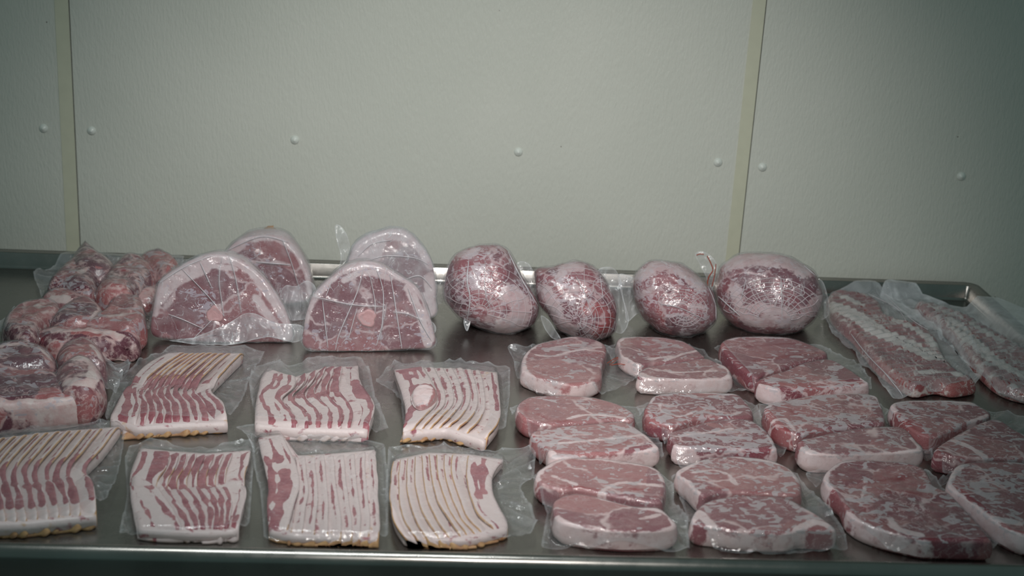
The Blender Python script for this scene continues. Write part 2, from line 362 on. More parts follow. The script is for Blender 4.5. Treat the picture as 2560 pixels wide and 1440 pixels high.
# ------------------------------------------------------------------ bodies
class Plane2:                                            # a 2-D frame for colour strokes
    def __init__(s, p0, n, u=None):
        s.p0 = np.asarray(p0, float); s.n = unit(n); s.u = unit(np.cross((0, 0, 1), s.n)) if u is None else unit(u)
        s.v = np.cross(s.n, s.u)
    def px(s, pts): q = onp(pts, s.p0, s.n) - s.p0; return np.stack([q @ s.u, q @ s.v], -1)
    def w(s, P): q = P - s.p0; return np.stack([q @ s.u, q @ s.v], -1)
def field(pl, P2, strokes, scale=0.012, base=-1.0):
    """strokes: (points, half width in photo pixels); value is signed distance / scale, clipped"""
    f_ = np.full(len(P2), base)
    for pts, wpx in strokes:
        pts = np.asarray(pts, float)
        if len(pts) == 1: pts = np.vstack([pts, pts + 0.5])
        Q = pl.px(catmull(pts, False, 5)); m = np.linalg.norm(pl.px([pts[0]]) - pl.px([pts[0] + (1, 0)])); 
        d_ = segdist(P2, Q[:-1], Q[1:]); f_ = np.maximum(f_, np.clip((wpx * m - d_) / scale, -1, 1))
    return f_

class Slab:
    """piece of meat lying on the table; outline traced on its top face"""
    def __init__(s, out, H, rv=0.006, rr=0.008, amp=0.0015, fr=25, zref=None, z0=0.0012, seed=0, ridge_=None):
        s.H, s.rv, s.rr, s.amp, s.fr, s.z0, s.seed, s.ridge = H, rv, rr, amp, fr, z0, seed, ridge_
        s.zr = (H - rv * 0.5) if zref is None else zref
        s.poly3 = resample(cw(catmull(on(out, s.zr))), 112); s.poly3[:, 0] = np.minimum(s.poly3[:, 0], XR - 0.006); s.poly3[:, 1] = np.clip(s.poly3[:, 1], FY + 0.004, YR - 0.006); s.poly = s.poly3[:, :2]; s.c = area_centroid(s.poly)
    def top(s, p):
        sd = sdf(p, s.poly); d_ = np.clip(-sd, 0, None)
        q = np.clip(1 - d_ / s.rr, 0, 1); z = s.H - s.rv * (1 - np.sqrt(np.maximum(0, 1 - q * q)))
        e = np.clip(d_ / s.rr, 0, 1)
        z = z + s.amp * e * fbm(np.c_[p * s.fr, np.full(len(p), s.seed * 3.7)], 3)
        if s.ridge is not None: z = z + e * s.ridge(p)
        return z, sd
    def film(s, p):
        z, sd = s.top(p); He = s.H - s.rv; L = max(0.007, s.H * 0.36)
        out = He * np.clip(1 - sd / L, 0, 1) ** 1.3
        return np.where(sd > 0, out, z)
def build_slab(sl, name, mat_, parent, fat=(), red=(), frost=0.0, frosts=(), sidefat=None, rimname='fat_rim', nr=34, base=-1.0, label=None):
    P = sl.poly; n = len(P); t = np.linspace(0.0, 1, nr)[1:]; S = 1 - (1 - t) ** 1.5
    XY = np.concatenate([sl.c + s_ * (P - sl.c) for s_ in S]); z, _ = sl.top(XY); top = np.c_[XY, z + T]
    rings = [top]; He = sl.H - sl.rv; nrm = P - sl.c; nrm = nrm / np.linalg.norm(nrm, axis=1)[:, None]
    zedge = z[-n:]
    for k, q in enumerate((0.85, 0.65, 0.42, 0.2, 0.06, 0.0)):
        zz = sl.z0 + (zedge - sl.z0) * q; bul = 0.0022 * math.sin(math.pi * min(1, (1 - q))) - (0.004 if q < 0.1 else 0)
        wob = 0.0012 * fbm(np.c_[P * 40, np.full(n, q * 2.0 + sl.seed)], 2)
        rings.append(np.c_[P + nrm * (bul + wob)[:, None], zz + T])
    V = np.concatenate(rings); V = np.vstack([V, [[*sl.c, T + float(sl.top(sl.c[None])[0][0])]], [[*sl.c, T + sl.z0]]])
    nrng = len(S) + 6; Fs = list(map(tuple, grid_faces(nrng, n)[:, ::-1])); ci = len(V) - 2; bi = len(V) - 1
    Fs += [(ci, (j + 1) % n, j) for j in range(n)]; o0 = (nrng - 1) * n; Fs += [(bi, o0 + j, o0 + (j + 1) % n) for j in range(n)]
    pl = Plane2((0, 0, T + sl.zr), (0, 0, 1), (1, 0, 0)); P2 = pl.w(V)
    fa = field(pl, P2, [(a_, b_ * 1.3) for a_, b_ in fat], 0.0065, base=base); re = field(pl, P2, red, base=-1.0); fz = np.full(len(V), float(frost))
    if frosts: fz = np.maximum(fz, np.clip(field(pl, P2, frosts, 0.02), -1, 1))
    side = np.zeros(len(V), bool); side[len(S) * n:] = True; fz[side] = -0.6
    if sidefat is not None: fa[side] = np.maximum(fa[side], sidefat)
    at = {'fat': fa, 'red': re, 'frost': fz}; Fs = np.array([tuple(f_) + ((-1,) if len(f_) == 3 else ()) for f_ in Fs])
    ring_id = np.arange(len(V)) // n; ring_id[-2:] = 0
    def sel(face): vv = [i for i in face if i >= 0]; return min(ring_id[i] for i in vv) >= len(S) - 4 and np.mean(fa[vv]) > 0.25
    m_ = np.array([sel(f_) for f_ in Fs]); 
    def comps(mask):
        idx = np.where(mask)[0]; par_ = {}
        def fd(a):
            while par_.setdefault(a, a) != a: par_[a] = par_[par_[a]]; a = par_[a]
            return a
        for fi in idx:
            vv = [v for v in Fs[fi] if v >= 0]
            for v in vv[1:]: par_[fd(v)] = fd(vv[0])
        out_ = {}
        for fi in idx: out_.setdefault(fd([v for v in Fs[fi] if v >= 0][0]), []).append(fi)
        return list(out_.values())
    def sub(mask, nm, par):
        fs = [tuple(i for i in f_ if i >= 0) for f_ in Fs[mask]]; used = sorted({i for f_ in fs for i in f_}); mp = {a: b for b, a in enumerate(used)}
        return mesh(nm, V[used], [tuple(mp[i] for i in f_) for f_ in fs], mat_, par, {k: a[used] for k, a in at.items()})
    big = [c_ for c_ in comps(m_) if len(c_) > 60]; m_[:] = False
    for c_ in big: m_[c_] = True
    for k_, c_ in enumerate(comps(~m_)):
        if len(c_) < 400: m_[c_] = True
    o = sub(~m_, name, parent)
    for c_ in comps(m_):
        mm = np.zeros(len(m_), bool); mm[c_] = True; sub(mm, rimname, o)
    if label: o['label'] = label
    return o

def folds(bag, pts_list, lift_fn):
    for pts, wpx in pts_list:
        q = catmull(np.array(pts, float), False, 8); W = lift_fn(q)
        if W is None: continue
        if len(W) < 5: continue
        W = np.asarray(W); n_ = len(W); tp = np.sin(np.linspace(0.15, math.pi - 0.15, n_)) ** 0.5
        a_, b_ = tube(W, 0.00062 * wpx * tp, 6); mesh('fold', a_, b_, M_fold, bag)
def film_sheet(parent, out, sups, seed=0, milk=0.10, milk_in=0.03, n=200, nr=70, lift=0.0012, crump=0.005, strokes=(), curl=0.006, zb=0.003, name='plastic_bag'):
    out = np.asarray(out, float); cy = out[:, 1].mean(); y0 = out[:, 1].min(); Hm = max(sl.H for sl in sups)
    zb_ = zb + (Hm * 0.75) * np.clip((cy - out[:, 1]) / (cy - y0), 0, 1)
    P3 = np.array([on([p], z)[0] for p, z in zip(out, zb_)]); P3 = resample(cw(P3), n); P3[:, 1] = np.maximum(P3[:, 1], FY + 0.002); P3[:, 1] = np.minimum(P3[:, 1], YR + 0.03); P3 = 0.5 * P3 + 0.25 * (np.roll(P3, 1, 0) + np.roll(P3, -1, 0)); P = P3[:, :2]; c = area_centroid(P)
    jag = 0.006 * noise(np.c_[P * 30, np.full(n, seed)]); S = np.linspace(0, 1, nr)[1:]
    XY = np.concatenate([c + s_ * (P - c) * (1 + jag[:, None] * s_ ** 6) for s_ in S] + [c[None]])
    zs = np.full(len(XY), -1.0); inn = np.full(len(XY), 9.0)
    for sl in sups:
        zs = np.maximum(zs, sl.film(XY)); inn = np.minimum(inn, sdf(XY, sl.poly))
    th = np.arctan2(XY[:, 1] - c[1], XY[:, 0] - c[0]); outw = np.clip((inn - 0.002) / 0.012, 0, 1)
    rad = ridge(np.c_[np.cos(th) * 3.4, np.sin(th) * 3.4, np.full(len(XY), seed * 5.1) + np.linalg.norm(XY - c, axis=1) * 5], 2)
    iso = ridge(np.c_[XY * 24, np.full(len(XY), seed * 2.3)], 2)
    z = np.maximum(zs, 0.0015) + lift + outw * (crump * (0.8 * rad ** 2 + 0.4 * iso)) + 0.0012 * np.clip(ridge(np.c_[XY * 26, np.full(len(XY), seed)], 1) - 0.5, 0, 1)
    eb = np.clip(1 + sdf(XY, P) / 0.018, 0, 1); z += outw * curl * eb ** 2 * (0.6 + 1.4 * noise(np.c_[XY * 14, np.full(len(XY), seed + 3.3)]))
    z = np.maximum(z, 0.0018); rim = np.clip(np.maximum(XY[:, 0] - (XR - 0.030), XY[:, 1] - (YR - 0.022)) / 0.024, 0, 1); z = np.maximum(z, rim * (0.034 + 0.004)) 
    milkv = milk_in + (milk - milk_in) * np.clip((inn - 0.004) / 0.008, 0, 1) + 0.10 * outw * np.clip(rad - 0.75, 0, 1) + 0.07 * (eb > 0.8)
    pl = Plane2((0, 0, T + 0.01), (0, 0, 1), (1, 0, 0)); V = np.c_[XY, z + T]
    wide = [st for st in strokes if st[1] >= 3]
    if wide: milkv = milkv + 0.22 * np.clip(field(pl, pl.w(V), wide, 0.004), 0, 1)
    Fs = list(map(tuple, grid_faces(len(S), n)[:, ::-1])); ci = len(XY) - 1; Fs += [(ci, (j + 1) % n, j) for j in range(n)]
    bag = mesh(name, V, Fs, M_film, parent, {'milk': milkv})
    thin = [st for st in strokes if st[1] < 3]
    if thin:
        bvh = BVHTree.FromPolygons([Vector(v) for v in V], [tuple(int(i) for i in f_) for f_ in Fs])
        def lf(q):
            r_ = [];
            for dr in ray(q[:, 0], q[:, 1]):
                h = bvh.ray_cast(Vector(CAM), Vector(dr).normalized())
                if h[0] is not None: r_.append(np.array(h[0]) + (0, 0, 0.0006))
            return r_
        folds(bag, thin, lf)
    return bag

def face_plane(base, tilt=0.0, yaw=0.0):
    p0 = on([base])[0]; hd = p0 - CAM; hd[2] = 0; hd = unit(hd); a = math.radians(yaw)
    hd = np.array([hd[0] * math.cos(a) - hd[1] * math.sin(a), hd[0] * math.sin(a) + hd[1] * math.cos(a), 0])
    tt = math.radians(tilt); return p0, -hd * math.cos(tt) + np.array([0, 0, math.sin(tt)]), hd
def shell(parent, V, Fs, off, seed, milk, pl=None, strokes=(), amp=0.0025, name='plastic_bag'):
    me = bpy.data.meshes.new('tmp'); me.from_pydata(V.tolist(), [], [tuple(int(i) for i in f_) for f_ in Fs]); me.update()
    N = np.zeros(len(V) * 3); me.vertices.foreach_get('normal', N); N = N.reshape(-1, 3); bpy.data.meshes.remove(me)
    if (N * (V - V.mean(0))).sum() < 0: N = -N
    r_ = ridge(V * 18 + seed * 3.1, 2); r2 = ridge(V * np.array([40, 40, 14]) + seed, 1)
    st = np.zeros(len(V)); wide = [q for q in strokes if q[1] >= 3]
    if wide: st = np.clip(field(pl, pl.w(V), wide, 0.004), 0, 1)
    W = V + N * (off + amp * np.clip(r_ - 0.5, 0, 1) + 0.0035 * st)[:, None]; W[:, 2] = np.maximum(W[:, 2], T + 0.001)
    bag = mesh(name, W, Fs, M_shell, parent, {'milk': milk + 0.12 * np.clip(r_ - 0.75, 0, 1) + 0.10 * np.clip(r2 - 0.6, 0, 1) + 0.20 * st})
    thin = [q for q in strokes if q[1] < 3] + [(q[0], 1.2) for q in wide]
    if thin:
        bvh = BVHTree.FromPolygons([Vector(v) for v in W], [tuple(int(i) for i in f_) for f_ in Fs])
        def lf(q):
            r_ = []
            for dr in ray(q[:, 0], q[:, 1]):
                h = bvh.ray_cast(Vector(CAM), Vector(dr).normalized())
                if h[0] is not None: r_.append(np.array(h[0]) - np.array(Vector(dr).normalized()) * 0.0006)
            return r_
        folds(bag, thin, lf)
    return bag

def flap(parent, out, base, seed, milk=0.2, tilt=10, yaw=0, amp=0.008, n=90, nr=30, name='bag_end', fwd=0.0, strokes=()):
    p0, nn, hd = face_plane(base, tilt, yaw); p0 = p0 - hd * fwd; pl = Plane2(p0, nn)
    P = resample(catmull(pl.px(out)), n); c = area_centroid(P); S = np.linspace(0, 1, nr)[1:]
    Q = np.concatenate([c + s_ * (P - c) for s_ in S] + [c[None]])
    k = ridge(np.c_[Q[:, 0] * 34, Q[:, 1] * 14, np.full(len(Q), seed * 3.3)], 2); k2 = noise(np.c_[Q * 22, np.full(len(Q), seed)])
    V = pl.p0 + Q[:, :1] * pl.u + Q[:, 1:] * pl.v + pl.n * (amp * (k - 0.6) + amp * 1.2 * k2)[:, None]
    V[:, 2] = np.maximum(V[:, 2], T + 0.002)
    e = np.clip(1 + sdf(Q, P) / 0.0025, 0, 1)
    Fs = list(map(tuple, grid_faces(len(S), n))); ci = len(Q) - 1; Fs += [(ci, j, (j + 1) % n) for j in range(n)]
    mv = milk + 0.12 * np.clip(k - .8, 0, 1) + 0.25 * e
    o = mesh(name, V, Fs, M_film, parent, {'milk': mv}); return o

def centre(out, z=0.0):
    p = on(out, z); return np.array([p[:, 0].mean(), p[:, 1].mean(), T])

# ------------------------------------------------------------------ packs of chops
CG = 'vacuum-packed chops in three rows on the right of the table'
def chop_pack(name, label, bag, chops, seed, milk=0.06, strokes=(), curl=0.006):
    t = thing(name, centre(bag), label, 'meat', CG); sl = []
    for i, c in enumerate(chops):
        s_ = Slab(c['o'], c.get('H', 0.028), rv=c.get('rv', 0.005), rr=c.get('rr', 0.007), amp=c.get('amp', 0.002), seed=seed + i)
        build_slab(s_, c.get('n', 'chop'), c.get('m', M_chop), t, c.get('fat', ()), c.get('red', ()), c.get('frost', 0.0) + (0.22 if c.get('m', M_chop) is M_chop else 0.05), c.get('fz', ()), c.get('side'), label=c.get('l'))
        sl.append(s_)
    film_sheet(t, bag, sl, seed, milk, strokes=strokes, curl=curl)
    return t

chop_pack('packed_chop', 'single round chop with white fat edge, lying in front of the two leftmost netted roasts',
    [(1268, 864), (1300, 862), (1335, 846), (1440, 836), (1522, 856), (1570, 892), (1612, 935), (1570, 968), (1505, 992), (1350, 1000), (1292, 962), (1283, 900)],
    [dict(o=[(1303, 925), (1308, 892), (1337, 865), (1390, 850), (1435, 843), (1485, 850), (1513, 864), (1515, 882), (1510, 897), (1504, 920), (1501, 948), (1460, 963), (1422, 964), (1360, 952), (1315, 935)], H=0.033,
          fat=[([(1500, 957), (1440, 970), (1370, 960), (1318, 938), (1303, 905), (1320, 875), (1370, 852), (1435, 842)], 9), ([(1338, 890), (1380, 893), (1440, 880), (1500, 872)], 4), ([(1380, 872), (1450, 862)], 3)],
          red=[([(1405, 900), (1450, 893), (1495, 885)], 9), ([(1515, 870), (1506, 905)], 4), ([(1308, 915), (1312, 930)], 6)], frost=-0.15, fz=[([(1370, 878), (1460, 866)], 30), ([(1450, 916), (1470, 922)], 12), ([(1352, 940), (1380, 942)], 9)])], 1)
chop_pack('packed_chops', 'two chops with glossy white fat front, lying between the single chop and the flecked steaks',
    [(1512, 862), (1545, 838), (1700, 840), (1762, 864), (1770, 888), (1830, 930), (1852, 952), (1888, 962), (1892, 985), (1740, 992), (1600, 996), (1588, 955), (1530, 905)],
    [dict(o=[(1542, 854), (1560, 845), (1635, 844), (1697, 852), (1730, 867), (1755, 887), (1757, 896), (1700, 906), (1640, 909), (1600, 914), (1580, 908), (1552, 892), (1545, 870)], H=0.031,
          fat=[([(1600, 916), (1552, 893), (1543, 862), (1562, 847), (1635, 845), (1700, 852), (1740, 870)], 6), ([(1660, 905), (1700, 890), (1745, 878)], 4), ([(1625, 900), (1680, 895)], 5)], red=[([(1625, 895), (1670, 893)], 9), ([(1600, 898), (1590, 888)], 5)], frost=0.0),
     dict(o=[(1640, 916), (1700, 908), (1760, 898), (1797, 910), (1818, 920), (1827, 934), (1822, 947), (1735, 952), (1610, 948), (1595, 936), (1612, 922)], H=0.033, side=1.0,
          fat=[([(1600, 938), (1640, 950), (1735, 955), (1820, 948), (1828, 930), (1800, 910)], 10), ([(1640, 926), (1700, 934), (1790, 930)], 3)], red=[([(1700, 905), (1755, 900)], 5)], frost=-0.1)], 2)
chop_pack('packed_chops', 'two large pink steaks with many white flecks, lying in front of the largest netted roast',
    [(1786, 844), (1830, 836), (1990, 838), (2058, 846), (2086, 880), (2130, 908), (2176, 950), (2178, 985), (1970, 1003), (1885, 990), (1830, 930)],
    [dict(o=[(1801, 863), (1826, 847), (1887, 843), (1969, 846), (2018, 860), (2060, 878), (2067, 890), (2042, 898), (1963, 920), (1911, 938), (1887, 944), (1850, 922), (1820, 893)], H=0.036, m=M_loin,
          fat=[([(1820, 852), (1887, 845), (1970, 848)], 3), ([(1868, 906), (1920, 912), (1965, 915)], 2)], red=[([(1890, 905), (1960, 895), (2040, 885)], 14), ([(1870, 870), (1980, 860)], 10)], frost=0.25),
     dict(o=[(1893, 953), (1963, 928), (2012, 909), (2072, 900), (2115, 920), (2161, 951), (2167, 963), (2085, 970), (1969, 976), (1915, 970)], H=0.036, m=M_loin,
          fat=[([(1900, 966), (1970, 982), (2085, 976), (2170, 966), (2160, 950)], 9)], red=[([(1897, 950), (1905, 965)], 6)], frost=0.35)], 3)
chop_pack('packed_chops', 'two chops with bright red gap between, middle row, leftmost of its four packs',
    [(1274, 1006), (1320, 986), (1470, 986), (1575, 994), (1612, 1010), (1616, 1060), (1652, 1115), (1660, 1150), (1500, 1176), (1350, 1170), (1318, 1095), (1283, 1050)],
    [dict(o=[(1292, 1017), (1322, 995), (1385, 991), (1472, 994), (1535, 1009), (1572, 1026), (1586, 1040), (1578, 1054), (1535, 1052), (1435, 1060), (1360, 1064), (1327, 1056), (1302, 1045)], H=0.034,
          fat=[([(1295, 1030), (1292, 1015), (1322, 994), (1472, 992), (1572, 1022)], 4), ([(1420, 1050), (1480, 1040), (1560, 1048)], 4)], red=[([(1345, 1040), (1380, 1055), (1430, 1056)], 9), ([(1318, 1010), (1312, 1050)], 7), ([(1570, 1045), (1585, 1045)], 6)], frost=-0.05, fz=[([(1500, 1030), (1560, 1040)], 20)]),
     dict(o=[(1330, 1082), (1385, 1071), (1485, 1062), (1560, 1058), (1610, 1085), (1635, 1107), (1645, 1125), (1585, 1132), (1485, 1139), (1385, 1147), (1365, 1124), (1337, 1102)], H=0.034,
          fat=[([(1375, 1135), (1395, 1150), (1485, 1146), (1585, 1138), (1648, 1124), (1625, 1096)], 11), ([(1380, 1112), (1470, 1106), (1560, 1096), (1610, 1090)], 5)], red=[([(1345, 1075), (1400, 1072), (1440, 1070)], 9), ([(1338, 1095), (1360, 1115)], 8), ([(1460, 1126), (1520, 1122), (1570, 1108)], 7)], frost=0.25)], 4)
chop_pack('packed_chops', 'two marbled chops with dark red edge, middle row, second pack from the left',
    [(1590, 1000), (1622, 982), (1750, 975), (1860, 977), (1893, 1005), (1900, 1040), (1940, 1090), (1968, 1130), (1948, 1158), (1700, 1180), (1680, 1150), (1640, 1085), (1600, 1050)],
    [dict(o=[(1610, 1030), (1620, 1010), (1640, 990), (1710, 983), (1810, 984), (1847, 990), (1872, 1015), (1882, 1037), (1860, 1047), (1760, 1047), (1697, 1064), (1672, 1066), (1622, 1052)], H=0.034, m=M_loin,
          fat=[([(1622, 1008), (1642, 990), (1720, 983), (1850, 990), (1872, 1012)], 6), ([(1650, 1012), (1655, 1030), (1700, 1045), (1740, 1030)], 3)], red=[([(1615, 1035), (1650, 1050), (1690, 1045)], 9), ([(1780, 1036), (1860, 1032)], 7), ([(1640, 995), (1700, 1000)], 6)], frost=0.4),
     dict(o=[(1672, 1087), (1710, 1073), (1785, 1054), (1865, 1051), (1900, 1066), (1925, 1090), (1938, 1113), (1935, 1128), (1850, 1127), (1700, 1121), (1682, 1107)], H=0.034, m=M_loin,
          fat=[([(1690, 1118), (1780, 1134), (1935, 1134), (1930, 1095)], 10), ([(1690, 1095), (1760, 1085), (1830, 1075)], 4)], red=[([(1675, 1083), (1700, 1078)], 5), ([(1715, 1092), (1745, 1088)], 6)], frost=0.5)], 5)
chop_pack('packed_chops', 'two marbled chops, lower with broad white fat front, middle row, third pack from the left',
    [(1895, 992), (1930, 990), (2060, 976), (2190, 976), (2224, 1015), (2240, 1052), (2284, 1070), (2324, 1125), (2334, 1165), (2120, 1184), (2030, 1176), (1960, 1115), (1902, 1045)],
    [dict(o=[(1911, 1033), (1917, 1015), (1963, 1003), (2054, 989), (2176, 988), (2200, 1009), (2210, 1056), (2176, 1064), (2054, 1077), (1993, 1088), (1938, 1067)], H=0.036, m=M_loin,
          fat=[([(1915, 1020), (1963, 1003), (2054, 989), (2176, 988), (2205, 1020)], 6), ([(1925, 1060), (1960, 1050), (1985, 1080)], 4)], red=[([(1935, 1065), (1985, 1085)], 9), ([(2190, 1055), (2210, 1055)], 7), ([(1975, 1030), (2010, 1050)], 14)], frost=0.45),
     dict(o=[(1996, 1105), (2054, 1090), (2146, 1073), (2237, 1068), (2268, 1079), (2292, 1106), (2305, 1126), (2240, 1134), (2063, 1138), (2008, 1130)], H=0.036,
          fat=[([(2010, 1128), (2063, 1143), (2180, 1142), (2305, 1130), (2288, 1102)], 12)], red=[([(1998, 1100), (2030, 1097)], 6), ([(2010, 1120), (2050, 1130)], 4)], frost=0.15)], 6)
chop_pack('packed_chops', 'two frosted chops with wet dark red edge, middle row, rightmost pack',
    [(2214, 1010), (2240, 994), (2450, 998), (2530, 1015), (2625, 1078), (2664, 1180), (2500, 1204), (2360, 1198), (2328, 1152), (2296, 1105), (2236, 1060)],
    [dict(o=[(2225, 1018), (2249, 1005), (2328, 1002), (2420, 1006), (2450, 1018), (2476, 1040), (2420, 1060), (2374, 1080), (2328, 1094), (2283, 1079), (2246, 1045)], H=0.036, m=M_loin,
          fat=[([(2235, 1028), (2228, 1016), (2250, 1005), (2328, 1002), (2440, 1012)], 8), ([(2420, 1060), (2468, 1040)], 4)], red=[([(2250, 1040), (2285, 1075), (2330, 1088)], 9)], frost=0.35),
     dict(o=[(2335, 1128), (2389, 1090), (2482, 1050), (2540, 1078), (2600, 1110), (2610, 1146), (2500, 1148), (2420, 1148), (2360, 1140)], H=0.036, m=M_loin,
          fat=[([(2385, 1105), (2440, 1130), (2480, 1165)], 7)], red=[([(2345, 1125), (2390, 1140), (2430, 1160)], 12)], frost=0.2)], 7)
chop_pack('packed_chops', 'two rounded chops with red seam between, front row, beside the yellow-edged bacon',
    [(1334, 1182), (1382, 1140), (1470, 1136), (1650, 1154), (1684, 1190), (1684, 1260), (1718, 1315), (1724, 1385), (1560, 1392), (1400, 1382), (1352, 1374), (1368, 1290), (1338, 1232)],
    [dict(o=[(1340, 1186), (1353, 1173), (1393, 1152), (1459, 1147), (1552, 1154), (1632, 1170), (1656, 1189), (1664, 1213), (1658, 1243), (1642, 1260), (1526, 1242), (1446, 1227), (1406, 1229), (1366, 1219), (1342, 1205)], H=0.035,
          fat=[([(1342, 1200), (1345, 1182), (1393, 1153), (1459, 1147), (1552, 1154), (1640, 1174), (1662, 1205)], 9), ([(1500, 1235), (1545, 1212), (1600, 1212), (1655, 1218)], 5), ([(1385, 1195), (1420, 1208), (1440, 1216)], 5)],
          red=[([(1360, 1200), (1400, 1218), (1450, 1222), (1510, 1232)], 9), ([(1550, 1225), (1620, 1230)], 12), ([(1630, 1252), (1655, 1240)], 6)], frost=-0.2, fz=[([(1510, 1172), (1590, 1185)], 14), ([(1470, 1190)], 12)]),
     dict(o=[(1382, 1265), (1393, 1249), (1433, 1237), (1486, 1243), (1579, 1267), (1645, 1272), (1674, 1293), (1692, 1316), (1660, 1328), (1552, 1332), (1446, 1320), (1393, 1303)], H=0.036,
          fat=[([(1388, 1300), (1446, 1326), (1552, 1340), (1660, 1334), (1694, 1316), (1665, 1282), (1600, 1268)], 13), ([(1600, 1300), (1650, 1290)], 5), ([(1490, 1246), (1580, 1270)], 3)], red=[([(1600, 1274), (1630, 1282)], 8)], frost=-0.35)], 8)
chop_pack('packed_chops', 'two rounded chops, lower one spotted white, front row, left of the large dark steak',
    [(1678, 1182), (1740, 1138), (1900, 1133), (1994, 1158), (2016, 1210), (2064, 1276), (2104, 1325), (2120, 1380), (1900, 1394), (1800, 1386), (1728, 1345), (1706, 1270)],
    [dict(o=[(1690, 1185), (1705, 1170), (1760, 1150), (1830, 1143), (1900, 1148), (1960, 1165), (1995, 1195), (2003, 1225), (1990, 1240), (1900, 1236), (1800, 1234), (1760, 1243), (1740, 1233), (1715, 1207)], H=0.035,
          fat=[([(1740, 1235), (1712, 1205), (1692, 1185), (1760, 1150), (1830, 1143), (1960, 1165), (1998, 1205)], 8), ([(1730, 1185), (1780, 1180), (1820, 1190), (1840, 1215)], 4)], red=[([(1745, 1205), (1780, 1225), (1830, 1222)], 11), ([(1880, 1232), (1990, 1232)], 4)], frost=0.1),
     dict(o=[(1727, 1302), (1745, 1272), (1780, 1252), (1860, 1242), (1960, 1247), (2010, 1270), (2060, 1300), (2088, 1328), (2010, 1326), (1960, 1336), (1850, 1332), (1790, 1322), (1740, 1315)], H=0.035,
          fat=[([(1728, 1305), (1745, 1285), (1790, 1325), (1850, 1338), (1960, 1342), (2010, 1320), (2040, 1308), (2088, 1326)], 10)], red=[([(2020, 1325), (2070, 1322)], 5)], frost=0.3)], 9)
chop_pack('packed_steak', 'single large dark red steak with grey frost spots, whole, in the front row',
    [(2014, 1172), (2050, 1148), (2120, 1134), (2322, 1152), (2354, 1206), (2424, 1256), (2496, 1370), (2476, 1392), (2330, 1394), (2230, 1392), (2150, 1355), (2098, 1295), (2056, 1232)],
    [dict(o=[(2058, 1200), (2066, 1181), (2092, 1160), (2132, 1152), (2225, 1156), (2300, 1168), (2326, 1200), (2334, 1216), (2371, 1234), (2411, 1274), (2464, 1332), (2476, 1362), (2400, 1362), (2331, 1357), (2225, 1335), (2159, 1312), (2119, 1287), (2104, 1253), (2071, 1226)], H=0.034, m=M_loin, n='steak', amp=0.004,
          fat=[([(2072, 1225), (2062, 1195), (2092, 1162), (2130, 1153)], 7), ([(2120, 1285), (2160, 1312), (2225, 1338), (2331, 1360), (2470, 1364)], 7), ([(2225, 1300), (2240, 1325), (2300, 1340)], 9), ([(2165, 1200), (2155, 1250)], 3)],
          red=[([(2090, 1205), (2180, 1205), (2240, 1200), (2300, 1190)], 13), ([(2130, 1245), (2190, 1300), (2250, 1330), (2330, 1348)], 12), ([(2200, 1230), (2300, 1240)], 12)], frost=0.15, fz=[([(2180, 1250), (2220, 1270), (2200, 1290)], 24), ([(2260, 1280), (2300, 1290)], 16)])], 10)
chop_pack('packed_steak', 'single dark steak with pale fat side, front row, cut off by the right picture edge',
    [(2345, 1192), (2380, 1150), (2560, 1143), (2690, 1190), (2710, 1380), (2590, 1388), (2520, 1374), (2440, 1305), (2366, 1242)],
    [dict(o=[(2369, 1208), (2379, 1181), (2401, 1162), (2464, 1157), (2560, 1160), (2640, 1200), (2670, 1330), (2600, 1346), (2540, 1334), (2478, 1300), (2424, 1256), (2374, 1224)], H=0.036, m=M_loin, n='steak',
          fat=[([(2560, 1345), (2500, 1320), (2435, 1270), (2376, 1225), (2370, 1200), (2400, 1164)], 10), ([(2480, 1300), (2540, 1310)], 12)], red=[([(2400, 1230), (2450, 1262), (2520, 1280)], 6)], frost=0.45)], 11)

